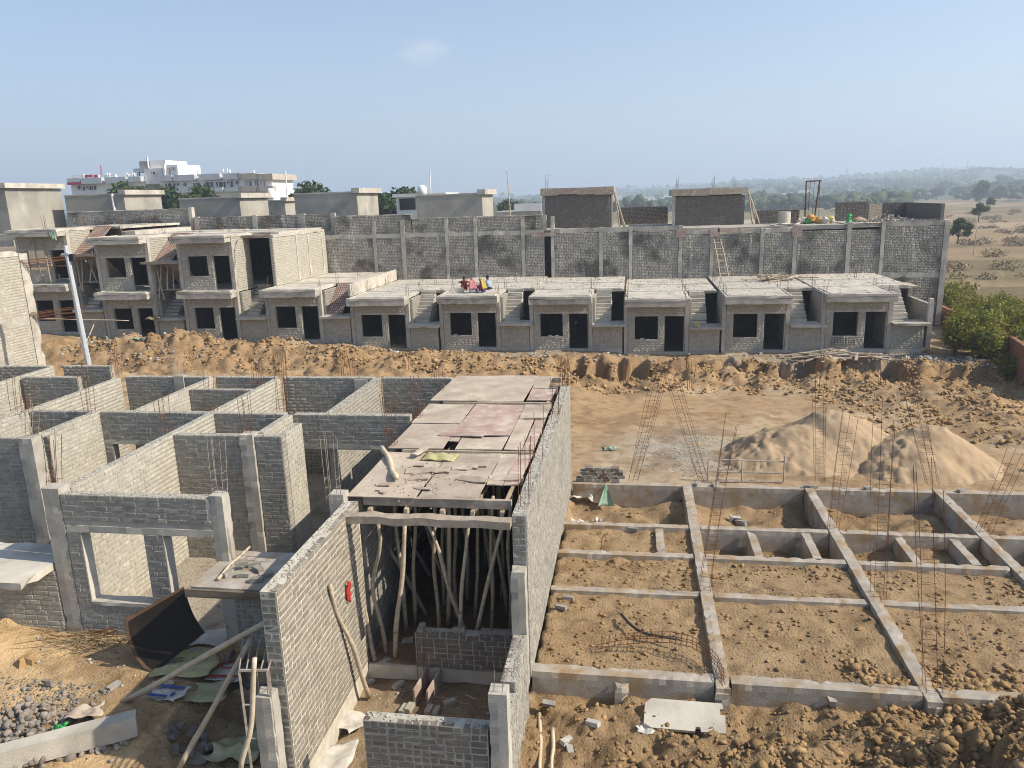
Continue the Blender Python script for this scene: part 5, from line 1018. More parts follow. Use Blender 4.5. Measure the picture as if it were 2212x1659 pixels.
# left parapet walls above the two-storey houses
t = thing('parapet_wall', 'dark stained parapet wall behind the bare roof of the two-storey houses', 'wall'); fwall(t, (-32.2, YB+.5), (-21.5, YB+.5), 6.0, 7.25, m='brick_stain', mm='mortar_dark', name='parapet')
for x in (-32.2, -27.6, -23.9, -21.6): MB().rbox(x, x+.35, YB+.35, YB+.66, 6, 7.3, seg=.3).build('column', M_['conc'], t)
t = thing('parapet_wall', 'higher parapet wall at left, half sunlit pale and half dark brick', 'wall'); fwall(t, (-42.6, YB+.6), (-32.4, YB+.6), 6.3, 7.88, m='brick_stain', mm='mortar', name='parapet')
MB().rbox(-42.6, -32.3, YB+.45, YB+.76, 7.87, 7.95, seg=.4, j=.01).build('coping', M_['conc'], t); MB().rbox(-32.6, -32.3, YB+.4, YB+.8, 6.3, 8.0, seg=.3).build('column', M_['conc_light'], t)
o = MB().rbox(-43, -32.2, 47.2, 53.9, 6.2, 6.62, seg=.5, j=.01).build('roof_step', M_['conc_light']); tag(o, 'pale raised roof slab before the higher parapet wall', 'slab')
# stair head rooms on the back roofs
def headroom(label, x0, x1, y0, y1, z0, z1, xe=None, m='plaster', coping='conc_light', group='stair head rooms on the rear roofs'):
    t = thing('stair_room', label, 'roof room', group=group)
    MB().box(x0, x1, y0, y1, z0, z1-.28).build('wall', M_[m], t)
    MB().rbox(x0-.03, x1-.35, y0-.035, y1+.1, z1-.28, z1-.16, seg=.6, j=.004).rbox(x1-.349, x1+.28, y0-.22, y1+.2, z1-.3, z1+.08, seg=.6, j=.004).build('roof_slab', M_[coping], t)
    return t
sy = lambda px, py, Y: at(px, py, Y=Y)
def hroom(label, pl, pe, pr, pt, pb, Y):
    """front face pl-pe and sunlit end face pe-pr in the view fix the room's width and depth"""
    x0, x1 = at(pl, pb, Y=Y)[0], at(pe, pb, Y=Y)[0]; zt = at(pe, pt, Y=Y)[2]; D = min(9., max(2.2, at(pr, pt, X=x1)[1]-Y)); return headroom(label, x0, x1, Y, Y+D, 5.5, zt), x1
hroom('plain plastered roof room, fourth from the left, dark pipe beside it', 901, 1043, 1064, 411, 470, 58)
hroom('plain plastered roof room, third from the left, sunlit end wall', 639, 774, 815, 408, 465, 58)
hroom('plain plastered roof room, second from the left, stained side', 390, 521, 577, 419, 465, 58)
t, x1 = hroom('plain plastered roof room with white down-pipe, by the dark tree', 144, 272, 346, 412, 455, 58)
MB().tube([(x1-.9, 57.9, 6.5), (x1-.95, 57.9, 9.2)], .09, 8).build('down_pipe', M_['white'], t)
hroom('tall plastered roof room at the left edge of the view', -60, 22, 129, 397, 480, 53.5)
for lab, x0, x1, zt, Y in (('brick roof room with reddish form boards round its head, left of two', -6.45, -1.75, 8.5, 58), ('brick roof room with form boards and bars on top, right of two', 2.9, 7.6, 8.15, 58)):
    t = thing('stair_room', lab, 'roof room', group='brick stair head rooms'); fwall(t, (x0, Y), (x1, Y), 5.5, zt-.5, m='brick_dark', mm='mortar_dark', name='wall')
    fwall(t, (x1, Y+.12), (x1, Y+4), 5.5, zt-.5, m='brick_dark', mm='mortar_dark', name='side_wall'); MB().box(x0+.1, x1-.12, Y+.12, Y+4, 5.5, zt-.3).build('core', M_['mortar_dark'], t)
    MB().rbox(x0-.3, x1+.3, Y-.3, Y+4.2, zt-.45, zt, seg=.6, j=.006).build('roof_slab', M_['conc'], t)
    n = 4
    for i in range(n): a = x0-.3+(x1-x0+.6)*i/n; MB().box(a, a+(x1-x0+.6)/n-.02, Y-.34, Y-.305, zt-.48+rng.uniform(-.06, .06), zt+rng.uniform(0, .05)).build('form_board', M_[['plank', 'ply_red', 'plank', 'plank'][i]], t)
    MB().rbox(x0-.22, x0+.02, Y-.1, Y+.15, 5.5, zt-.4, seg=.4).build('column', M_['conc'], t)
    for i, (dx, b2) in enumerate(((.22, .9), (.26, .45), (.3, .7))):
        pole('timber_prop', f'{["first", "second", "third"][i]} prop at the right side of the {"left" if x0 < 0 else "right"} brick roof room', 'prop', (x1+dx+b2, Y-.2+.3*i, 5.62), (x1+dx, Y-.2+.3*i, zt-.1), .06, .03, 'wood', 'props at the brick roof rooms')
    starters(t, 0, zt, ((x0+.1, Y+.5), (x1-.6, Y+.5), (x1-2, Y+1)) if x0 > 0 else ((x0+.1, Y+.4),), (.5, 1.1))
# dark roof parapets
for lab, x0, x1, Y, z1 in (('low dark parapet between the two brick roof rooms', -1.2, 2.6, 63, 6.95), ('low dark parapet right of the second brick roof room', 8.6, 11.5, 58.4, 6.55)):
    t = thing('parapet_wall', lab, 'wall'); fwall(t, (x0, Y), (x1, Y), 5.6, z1, m='brick_dark', mm='mortar_dark', name='parapet')
t = thing('parapet_wall', 'stepped dark parapet round the right end of the rear roof', 'wall')
fwall(t, (13.9, 58.3), (16.0, 58.3), 5.6, 6.95, m='brick_dark', mm='mortar_dark', name='parapet'); fwall(t, (16.0, 58.3), (17.5, 60.5), 5.6, 6.75, m='brick_dark', mm='mortar_dark', name='parapet')
fwall(t, (19.72, 62), (19.72, 55.0), 5.66, 6.75, faces='+', m='brick_dark', mm='mortar_dark', name='parapet'); fwall(t, (17.5, 62), (19.7, 62), 5.6, 6.75, m='brick_dark', mm='mortar_dark', name='parapet')
# brick courses and brick heap at the right end
t = thing('brick_course', 'single course of loose bricks along the right roof edge', 'bricks')
for i in range(26):
    o = MB().rbox(-.055, .055, -.11, .11, 0, .09, seg=.12, j=.005).build('brick', M_['brick'], t); o.location = (14.3+i*.2, YB-.02, 5.735); o.rotation_euler = (0, 0, rng.normal(0, .08))
t = thing('brick_heap', 'tumbled heap of grey bricks on the right end of the rear roof', 'brick heap')
for i in range(70):
    u = rng.normal(0, .8); o = MB().rbox(-.115, .115, -.055, .055, 0, .08, seg=.12, j=.004).build('brick', M_['brick'], t); o.location = (16.6+u, 55.5+rng.normal(0, .3), 5.68+max(0, .45-.35*abs(u))*rng.uniform(0, 1)); o.rotation_euler = rng.uniform(-1, 1, 3)
# hoist frame
t = thing('hoist_frame', 'tall dark steel hoist gantry with hanging ropes on the rear roof', 'hoist'); c = [np.array(v) for v in ((11.7, 57.4, 5.6), (12.55, 57.4, 5.6))]
tl, tr = sy(1742, 392, 57.4), sy(1771, 390, 57.4)
MB().tube([c[0], tl], .05, 6).build('post', M_['rust'], t); MB().tube([c[1]-np.array([.25, 0, 0]), tr], .05, 6).build('post', M_['rust'], t); MB().tube([tl+(-.05, 0, 0), tr+(.1, 0, 0)], .05, 6).build('crossbar', M_['rust'], t)
for x, b in ((.3, .15), (.6, .45), (1.0, .9)): MB().tube([tl+(tr-tl)*x, np.array([11.7+b, 57.3, 5.7])], .014, 4).build('rope', M_['black'], t)
MB().tube([tl+(0, 0, -1.6), (9.0, 58.5, 5.9)], .016, 4).build('stay', M_['bamboo'], t); MB().tube([tr+(0, 0, -1.5), (14.2, 57, 5.75)], .016, 4).build('stay', M_['green_net'], t)
o = MB().tube([(10.1, 56.2, 5.58), (10.1, 56.2, 6.45)], .42, 20).build('drum', M_['conc_light']); tag(o, 'upright concrete ring drum on the rear roof left of the hoist', 'drum')
for i, (px, py, m, s_) in enumerate(((1738, 470, 'sack_w', .5), (1752, 466, 'orange', .5), (1766, 468, 'orange', .42), (1780, 474, 'sack_w', .5), (1792, 466, 'yellow', .42), (1744, 483, 'green', .4), (1800, 481, 'sack_w', .3), (1776, 484, 'sack_w', .4))):
    p = sy(px, py, 56.4); s_ *= 1.45; p[2] = max(5.6, p[2]-.4); n = 9; mb = MB(); rows = []
    for a_ in range(n):
        th = math.pi*a_/(n-1); rows.append([(math.cos(2*math.pi*b_/11)*math.sin(th)*s_*.55*(1+.15*math.sin(3*b_+i)), math.sin(2*math.pi*b_/11)*math.sin(th)*s_*.4, -math.cos(th)*s_*.42*(1+.12*math.sin(4*b_*1.3+2*i))+s_*.38) for b_ in range(12)])
    rows = np.array(rows)*(1, 1, .8)+rng.normal(0, s_*.045, (n, 12, 3)); rows[:, 11] = rows[:, 0]; o = mb.grid(rows).build('sack', M_[m]); o.location = p; o.rotation_euler = (rng.normal(0, .3), rng.normal(0, .4), rng.uniform(0, 6)); tag(o, ['white sack at the left of the heap under the hoist', 'orange sack bulging under the hoist', 'second orange sack right of the bulging one', 'white sack right under the hoist post', 'yellow sack at the right of the hoist heap', 'bright green sack at the bottom of the hoist heap', 'small white sack right of the hoist heap', 'flat white sack before the hoist heap'][i], 'sack', 'sacks heaped under the hoist')
rows = [[(math.cos(a_)*r_*(1+.2*math.sin(3*a_+z_*4)), math.sin(a_)*r_, z_) for a_ in np.linspace(0, 2*math.pi, 11)] for z_, r_ in ((0, .26), (.2, .24), (.45, .16), (.65, .12), (.8, .15), (.95, .10), (1.0, .02))]; rows = np.array(rows)*(.9, .9, .62)+rng.normal(0, .035, (7, 11, 3)); rows[:, 10] = rows[:, 0]; o = MB().grid(rows).build('plastic_bag', M_['green']); o.location = (14.05, 55.2, 5.63); tag(o, 'tall bright green plastic bag standing on the rear roof', 'bag')
rag('white plastic and sand spread left of the hoist heap', (9.9, 54.6), 1.8, .5, .05, 'sack_w', .15, name='plastic_sheet', cat='plastic', z0=5.62)
o = MB().tube([(0, 0, 0), (0, 0, .25), (0, 0, .38)], [.7, .35, .05], 14).build('sand_heap', M_['sand'], smooth=True); o.location = (15.0, 56.4, 5.62); tag(o, 'small brown sand heap on the rear roof beside the brick heap', 'sand heap')
# wooden ladder leaning on the rear wall
LD = thing('wooden_ladder', 'rough wooden ladder leaning on the rear wall above the roof slabs', 'ladder')
l0, l1 = sy(1556, 597, 53.2), sy(1574, 597, 53.2); h0, h1 = sy(1542, 516, 53.8), sy(1556, 516, 53.8)
for a_, b_ in ((l0, h0), (l1, h1)): MB().tube([a_, (a_+b_)/2+np.array([.03, 0, 0]), b_], .035, 6).build('rail', M_['bamboo'], LD)
for k in range(6):
    f = .08+k*.165; MB().tube([l0+(h0-l0)*f-(.1, 0, 0), l1+(h1-l1)*f+(.12, 0, 0)], .03, 6).build('rung', M_['bamboo'], LD)
# timber piles
def timber_pile(label, c, n, sx, sy_, L, m='plank'):
    t = thing('timber_pile', label, 'timber pile', c)
    for i in range(n):
        l = L*rng.uniform(.5, 1); o = MB().box(-l/2, l/2, -.07, .07, 0, .05, j=.01).build('board', M_[m if i % 3 else 'wood'], t); o.location = (rng.normal(0, sx), rng.normal(0, sy_), .02+.05*(i % 5)); o.rotation_euler = (rng.normal(0, .06), rng.normal(0, .06), rng.normal(0, .35)+(1.2 if i % 6 == 0 else 0))
timber_pile('scattered pile of timber boards on the roof slabs below the rear wall', (9.0, 51.2, 2.41), 34, .8, .45, 1.6, 'wood')
timber_pile('pile of long grey timber boards on the ground before the last house', (10.8, 42.6, -.85), 26, .9, .35, 3.0)
# left tall building
t = thing('brick_house', 'two-storey brick building at the far left edge, its sunlit end wall in view', 'building')
wall_into(t, (-23.0, 19.0), (-23.0, 26.3), -.3, 6.4, th=.25, faces='+', m='brick_warm', limit=220, bands=[(0, 9, 3.9, 4.15)])
MB().rbox(-23.13, -22.86, 26.32, 26.75, -.3, 6.5, seg=.2, j=.012).build('column', M_['conc_light'], t)
MB().rbox(-23.2, -22.85, 19, 26.31, 6.4, 6.62, seg=.3, j=.01).build('ring_beam', M_['conc_light'], t)
MB().box(-30, -23.14, 26.5, 26.74, -.3, 6.5).build('rear_wall', M_['mortar'], t)
for z in (3.95, 5.95):
    for i in range(9): y = 26.6; MB().tube([(-22.9-.1*i % .3, y-.05*i, z+.07*i*.5), (-21.2+rng.normal(0, .2), y+.3+.1*i, z+.05*i+rng.normal(0, .05))], .012, 4).build('bar', M_['rust'], t)
# lamp post
LP = thing('lamp_post', 'grey octagonal steel lamp post without a lamp, standing behind the left rooms', 'lamp post'); pb = at(187, 800, Y=24.5); pt = at(141, 530, Y=24.6); pb = np.array([pt[0]*.995+.25, 24.5, -.6])
MB().tube([pb, pt], [.12, .075], 8).build('shaft', M_['galv'], LP); MB().box(pt[0]-.13, pt[0]+.13, pt[1]-.1, pt[1]+.1, pt[2]-.32, pt[2]-.26).build('collar', M_['galv'], LP); MB().box(pt[0]+.1, pt[0]+.26, pt[1]-.05, pt[1]+.08, pt[2]-.55, pt[2]-.3).build('junction_box', M_['black'], LP)
FBO = sorted(range(14), key=lambda i: (378, 385, 560, 597, 735, 760, 1240, 1215, 1490, 1765, 1905, 1960, 250, 880)[i]); FB = {j: f'{w_} cluster of footing bars from the left in the dug ground' for w_, j in zip('first second third fourth fifth sixth seventh eighth ninth tenth eleventh twelfth thirteenth fourteenth'.split(), FBO)}
# mid-ground starters and leaning stick, pipe pole on the roof
for i, (px, py, h) in enumerate(((378, 800, 1.2), (385, 818, 1.0), (560, 800, 1.0), (597, 812, 1.3), (735, 815, 1.5), (760, 812, 1.2), (1240, 830, 1.3), (1215, 815, 1.2), (1490, 842, 1.6), (1765, 840, 1.8), (1905, 830, 1.2), (1960, 835, 1.6), (250, 800, 1.2), (880, 800, 1.3))):
    B = at(px, py, z=-1.0 if px > 1100 else -.6); cage(FB[i], B, w=.2, d=.2, h=h, bars=3 + i % 3, tie=(1, 0), group='footing bars in the dug ground', splay=1.2, m='rust' if px > 600 else 'rust_pale', r=.011)
o = MB().tube([(-9.1, 58.6, 5.7), (-9.2, 58.6, 8.0), (-9.32, 58.6, 9.9)], [.05, .045, .03], 6).build('bamboo_pole', M_['wood']); tag(o, 'thin crooked upright pole on the rear roof right of the fourth roof room', 'pole')
pole('bamboo_pole', 'grey plank-like pole leaning on the ground floor wall at far left', 'pole', (-33.6, 42.6, -.2), (-33.3, 43.9, 1.6), .05, .02, 'wood'); pole('bamboo_pole', 'long pale pole stretched level before the lamp post', 'pole', (-36.5, 42.8, 1.55), (-30.6, 43, 1.35), .035, .02, 'bamboo')
for i, (x, y, z) in enumerate(((-36.2, 43.9, 3.62), (-36.9, 44.0, 3.62))): pole('timber_prop', ['upright pole left of the window on the left balcony', 'upright pole at the far left on the left balcony'][i], 'pole', (x, y, z), (x-.15, y, z+2.9), .05, .02, 'wood')
for i in range(40):
    pass
rag('bright green plastic scrap on the dug mound at left', at(298, 735, Y=40.6)[:2], .8, .4, .2, 'green_net', .25, name='plastic_scrap', cat='plastic'); rag('green plastic scrap low on the dug soil at left', at(300, 793, Y=36)[:2], .9, .3, .1, 'green_net', .15, name='plastic_scrap', cat='plastic')
rag('teal plastic hanging at the upper slab edge at left', (-35.0, 43.22), .4, .2, .1, 'green_net', .5, name='plastic_scrap', cat='plastic', z0=6.3)
# white plastic pipe piece by the pits
o = MB().tube([at(1945, 842, z=-1.0), at(1952, 832, z=-.9)], .1, 8).build('plastic_bottle', M_['sack_w']); tag(o, 'white plastic canister on the dug soil at right', 'canister')

P = np.concatenate([np.stack([rng.uniform(xo+.2, xo+5.2, 130), rng.uniform(46.9, 53.7, 130), np.full(130, zs+.005)], 1) for _, xo, zs in HX]+[np.stack([rng.uniform(xo+.2, xo+3.5, 70), rng.uniform(43.5, 53.7, 70), np.full(70, zs+.005)], 1) for _, xo, zs in HX])
tag(obj('roof_debris', lumps_mesh('roof_debris', P, rng.uniform(.015, .07, len(P)), .5), M_['rubble']), 'brick and mortar debris strewn over the house roof slabs', 'debris', kind='stuff')

for i, (xo, zs, u, lab) in enumerate(((-5.95, 2.48, .95, 'pale brick on the window sill right of the people house, left of two'), (-5.95, 2.48, 1.35, 'pale brick on the window sill right of the people house, right of two'), (-11.3, 2.57, .68, 'tan brick at the left of the sill under the people'), (-.55, 2.29, .8, 'pale brick on the sill of the lower house'))):
    loose_brick(lab, (xo+.23+u, YW-.05, zs-3.13+.722), .1, 'conc_light', 'bricks on window sills')
rag('crumpled yellow scrap on the stair ledge of the lower house', (-.55+4.0, 43.8), .3, .25, .2, 'yellow', .25, name='plastic_scrap', cat='plastic', z0=2.29-3.13+1.49)
rag('brown cloth hung over the stair ledge of the middle two-storey house', (-33.0+3.75, 43.55), .9, .5, .1, 'wood_dark', .2, name='hung_cloth', cat='cloth', z0=3.04-3.13+1.42)
# ================================================================== BACKGROUND
def leaf_mesh(name, centers, radii, n, size, seed=0, droop=0):
    """n small leaf faces spread in the shells of several clump ellipsoids"""
    k = len(centers); w_ = np.array([r[0]*r[1]*r[2] for r in radii])**.67; w_ /= w_.sum(); idx = rng.choice(k, n, p=w_)
    d = rng.normal(size=(n, 3)); d /= np.linalg.norm(d, axis=1)[:, None]; rad = rng.uniform(.25, 1, n)**.45
    P = np.array(centers)[idx]+d*rad[:, None]*np.array(radii)[idx]*(1+.18*rng.normal(size=(n, 1)))
    a = rng.normal(size=(n, 3)); a /= np.linalg.norm(a, axis=1)[:, None]; b = np.cross(a, d+.4*rng.normal(size=(n, 3))); b /= np.linalg.norm(b, axis=1)[:, None]+1e-9
    s = size*rng.uniform(.6, 1.4, n)[:, None]
    V = np.stack([P-a*s, P+b*s*.55, P+a*s, P-b*s*.55], 1).reshape(-1, 3); Q = np.arange(n*4).reshape(n, 4); return np_mesh(name, V, Q)
def tree_parts(h, rx, leaves, size, clumps=9, trunk=.45, flatc=.75):
    tr = MB(); top = h*.75; tr.tube([(0, 0, -.3), (.05*h*rng.normal(0, .3), 0, h*trunk*.6), (.03*h, .02*h, top)], [h*.035, h*.026, h*.008], 7); cs, rs = [], []
    for i in range(clumps):
        a = 2*math.pi*i/clumps+rng.uniform(-.4, .4); rr = rx*rng.uniform(.25, .72); z = h*rng.uniform(trunk, .86); c = np.array([rr*math.cos(a), rr*math.sin(a), z]); cs.append(c); q = rx*rng.uniform(.3, .5); rs.append((q, q, q*flatc))
        tr.tube([(0, 0, h*trunk*rng.uniform(.6, 1)), c*.6+np.array([0, 0, h*trunk*.3]), c], [h*.016, h*.01, h*.004], 5)
    cs.append(np.array([0, 0, h*.85])); rs.append((rx*.42, rx*.42, h*.14))
    return tr.mesh('trunk', True), leaf_mesh('crown', cs, rs, leaves, size)
TREEM = [tree_parts(9, 4.2, 3400, .34), tree_parts(8, 3.6, 3000, .32, 7), tree_parts(11, 3.8, 3400, .36, 11, .35, 1.1), tree_parts(5, 2.6, 1800, .24, 6, .3)]
def tree(label, x, y, k, s=1, m='leaf', group='trees beyond the site', rz=None, z=None):
    zz = float(H(x, y)) if z is None else z; t = thing('tree', label, 'tree', (x, y, zz), rng.uniform(0, 6) if rz is None else rz, group); tm, cm = TREEM[k]
    for nm, me_, mm in (('trunk', tm, 'bark'), ('crown', cm, m)):
        c = me_ if me_.materials and me_.materials[0] == M_[mm] else me_.copy(); 
        if not c.materials: c.materials.append(M_[mm])
        elif c.materials[0] != M_[mm]: c.materials[0] = M_[mm]
        o = bpy.data.objects.new(nm, c); COL.objects.link(o); o.parent = t; o.scale = (s, s, s)
    return t
def tree_p(label, px, py_top, Y, hgt, k, m='leaf', wide=1., ground=False, **kw):
    p = at(px, py_top, Y=Y); base = p[2]-hgt
    if ground: base = float(H(p[0], Y)); hgt = max(4., p[2]-base)
    t = tree(label, p[0], Y, k, hgt/[9, 8, 11, 5][k], m, z=base, **kw)
    t.scale = (wide, wide, 1); return t
tree_p('broad dark tree before the white apartment block', 262, 394, 105, 10, 0, wide=1.0); tree_p('dark tree rising between the second and third roof rooms', 352, 402, 100, 10, 1, wide=1.15)
tree_p('small light tree before the middle of the apartment block', 433, 398, 112, 8, 3); tree_p('dense dark tree right of the apartment block', 668, 393, 112, 11, 0, wide=1.1); tree_p('low tree beside the right end of the apartment block', 628, 425, 112, 7, 1)
tree_p('broad dark tree left of the white roof room', 868, 404, 116, 10.5, 0, wide=1.25); tree_p('lower dark tree behind the white water tank', 838, 418, 118, 9, 1)
tree_p('lone round tree in the hazy distance right of the thin pole', 1098, 430, 160, 8, 0); tree_p('small tree right of the lone round tree', 1158, 437, 190, 7, 1)
for i, (px, py, Y, h, k, lab) in enumerate(((2074, 470, 118, 3.4, 3, 'dense round tree in the field beside the rear building end'), (2118, 438, 190, 4.0, 1, 'open-crowned tree standing on the field bank'), (2140, 426, 300, 3.6, 3, 'small round tree on the far terraces'), (2122, 390, 520, 15, 2, 'tall sparse tree above the far terraces'))):
    tree_p(lab, px, py, Y, h, k, 'dry' if 'dry' in lab else 'leaf')
# middle-distance trees one can tell apart
kk = 0
for px, py, Y, h, k in ((1650, 432, 260, 13, 0), (1690, 425, 280, 14, 1), (1720, 430, 250, 12, 0), (1760, 428, 300, 13, 1), (1790, 425, 290, 13, 2), (1830, 418, 330, 14, 0), (1868, 422, 300, 12, 1), (1905, 415, 340, 14, 2), (1948, 416, 330, 13, 0), (1985, 408, 360, 14, 1), (2025, 404, 380, 15, 2), (2070, 402, 400, 15, 0), (2110, 396, 420, 15, 1), (2150, 392, 430, 15, 0), (2195, 388, 430, 15, 2), (1345, 432, 330, 11, 0), (1390, 430, 340, 11, 1), (1425, 432, 330, 11, 2), (1630, 420, 420, 14, 2), (1880, 402, 480, 15, 0), (2040, 390, 520, 16, 1), (2170, 378, 540, 16, 2)):
    kk += 1; tree_p('hazy green tree in the wooded slope beyond the rear roof', px, py, Y*1.9, h, k, 'leaf_far', wide=1.5, ground=True, group='trees of the wooded slope')
# far woods
P = []; S = []
for y0, y1, n in ((420, 900, 2600), (900, 2400, 5200), (2400, 5000, 3600)):
    y = rng.uniform(y0, y1, n); u = rng.uniform(-.85, .75, n); x = u*y; keep = fbm(u*14, y*.006, 3) > -.35+.25*(y < 900); x, y = x[keep], y[keep]; z = H(x, y)
    sc = rng.uniform(3.2, 6.5, len(x))*(1+.35*(y > 2400))
    for j in range(4):
        ox, oy, oz = rng.normal(0, .45, (3, len(x))); P.append(np.stack([x+ox*sc, y+oy*sc, z+sc*(.75+.45*np.abs(oz))], 1)); S.append(sc*rng.uniform(.35, .75, len(x)))
tag(obj('far_woods', lumps_mesh('far_woods', np.concatenate(P), np.concatenate(S), .9, .3), M_['leaf_far']), 'far wooded plain and hills fading into haze', 'woods', kind='stuff')
# scrub on the fields
P = []; R = []
for i in range(260):
    y = rng.uniform(75, 330); u = rng.uniform(.28, .62); x = u*y; 
    if fbm(np.array([x*.03]), np.array([y*.06]), 3)[0] < .05: continue
    r = rng.uniform(.4, 1.5); P.append((x, y, float(H(x, y))+r*.35)); R.append((r*1.4, r*1.2, r*.6))
tag(obj('field_scrub', leaf_mesh('field_scrub', P, R, 22000, .16), M_['dry']), 'dry brown scrub scattered over the terraced fields', 'scrub', kind='stuff')
# shrubs by the last house and the red boundary wall
def shrub(label, x, y, r, h, n, m='leaf_y', size=.075):
    z = float(H(x, y)); t = thing('shrub', label, 'shrub', (x, y, z), group='shrubs at the right boundary'); cs, rs = [], []
    for i in range(10):
        a = rng.uniform(0, 6.3); rr = r*rng.uniform(.1, .75); q = r*rng.uniform(.32, .5); cs.append((rr*math.cos(a), rr*math.sin(a), h*rng.uniform(.35, .8))); rs.append((q, q, h*.28))
    obj('foliage', leaf_mesh('foliage', cs, rs, n, size), M_[m], t); mb = MB()
    for c in cs: mb.tube([(0, 0, -.1), np.array(c)*.5, c], [.03, .02, .008], 4)
    mb.build('stems', M_['bark'], t)
for i, (x, y, r, h, n) in enumerate(((16.9, 43.6, 1.25, 2.4, 6000), (17.9, 42.4, 1.1, 1.8, 5000), (18.3, 44.6, 1.5, 2.3, 7000), (19.4, 46.8, 1.6, 2.3, 6500), (20.6, 49.5, 1.7, 2.2, 6000), (21.8, 46.5, 2.3, 2.1, 8000), (22.0, 52.5, 1.8, 2.4, 5000), (23.8, 49.8, 2.4, 2.2, 8000), (20.6, 43.0, 1.7, 2.2, 7000), (21.5, 57.0, 1.6, 2.6, 4000), (18.6, 40.6, .9, 1.2, 3000), (12.6, 24.2, .5, .7, 1200))):
    shrub(['yellow-green shrub against the last house corner', 'low shrub in front of the shrub at the house corner', 'tall yellow-green shrub between house and red wall', 'shrub behind the tall one, over the red wall', 'shrub further back along the red wall', 'shrub beyond the red wall near its end', 'far shrub beyond the red wall', 'rightmost shrub beyond the red wall', 'shrub spilling over the near red wall', 'farthest shrub beside the rear building corner', 'small shrub at the foot of the near red wall', 'small green plant at the right edge by the sand'][i], x, y, r, h, n, 'leaf' if i == 11 else 'leaf_y')
t = thing('boundary_wall', 'red brick boundary wall running back at the right edge', 'wall'); wall_into(t, (17.9, 36.0), (19.2, 43.5), -1.9, .35, th=.24, faces='-', m='redbrick', mm='redbrick', limit=150, ends='a')
MB().rbox(17.72, 18.16, 35.6, 36.0, -1.9, .55, seg=.3, j=.01).build('pier', M_['redbrick'], t)
t = thing('boundary_wall', 'short far piece of red brick wall behind the last house corner', 'wall'); wall_into(t, (19.9, 50), (20.4, 57), -1.9, .1, th=.24, faces='-', m='redbrick', mm='redbrick', limit=0)
# ------------------------------------------------------------------ white apartment block
AY = 150.
def za(x, y, Y=AY): return at((220+x/2.514)/1.73594, (570+y/2.514)/1.73594, Y=Y)
AB = thing('apartment_block', 'white four-storey apartment block with tower and balconies on the skyline', 'building')
def abox(x0, x1, y0, y1, m, dy=0, D=11, name='wall', parent=AB, zlow=None):
    a, b = za(x0, (y0+y1)/2), za(x1, (y0+y1)/2); zt = za((x0+x1)/2, y0)[2]; zb_2 = za((x0+x1)/2, y1)[2] if zlow is None else zlow
    return MB().box(a[0], b[0], AY+dy, AY+dy+D, zb_2, zt).build(name, M_[m], parent)
abox(88, 785, 262, 400, 'white', .9, 11, zlow=-3); abox(935, 1700, 240, 400, 'white', .9, 11, zlow=-3); abox(1700, 2000, 245, 420, 'white', .6, 10, zlow=-3)
for x0, x1, y0, y1, m in ((85, 210, 248, 285, 'bluegrey'), (88, 215, 286, 308, 'redpaint'), (218, 412, 243, 300, 'bluegrey'), (442, 640, 237, 296, 'bluegrey'), (660, 780, 232, 280, 'bluegrey'), (940, 1070, 222, 275, 'bluegrey'), (1083, 1285, 214, 270, 'bluegrey'), (1325, 1525, 206, 262, 'bluegrey'), (1562, 1700, 200, 258, 'bluegrey'), (1728, 1865, 200, 258, 'beige'), (1895, 2020, 205, 262, 'beige'), (1692, 1726, 200, 250, 'plaster'), (1866, 1894, 203, 255, 'plaster')): abox(x0, x1, y0, y1, m, -.3, 11.5, 'parapet')
for x0, x1, y0, y1, m in ((975, 1100, 350, 390, 'bluegrey'), (1104, 1285, 346, 384, 'bluegrey'), (1290, 1560, 338, 378, 'bluegrey'), (1578, 1708, 333, 372, 'bluegrey'), (1745, 1875, 320, 370, 'beige'), (1912, 2035, 322, 370, 'beige'), (1712, 1744, 320, 365, 'plaster'), (1880, 1911, 322, 366, 'plaster')): abox(x0, x1, y0, y1, m, -.7, 1.5, 'balcony')
abox(703, 955, 78, 152, 'white', 2, 8, 'tank_room'); abox(668, 830, 152, 188, 'bluegrey', 1.2, 9, 'tower_slab'); abox(782, 952, 152, 300, 'white', 1, 9, 'tower'); abox(862, 990, 150, 300, 'white', 1.4, 9, 'tower'); abox(976, 1120, 118, 225, 'white', .7, 8, 'stair_block'); abox(976, 992, 112, 220, 'white', .3, 1, 'pier'); abox(1100, 1115, 125, 220, 'white', .3, 1, 'pier')
abox(705, 808, 82, 150, 'plaster', 1.9, .2, 'tank_panel')
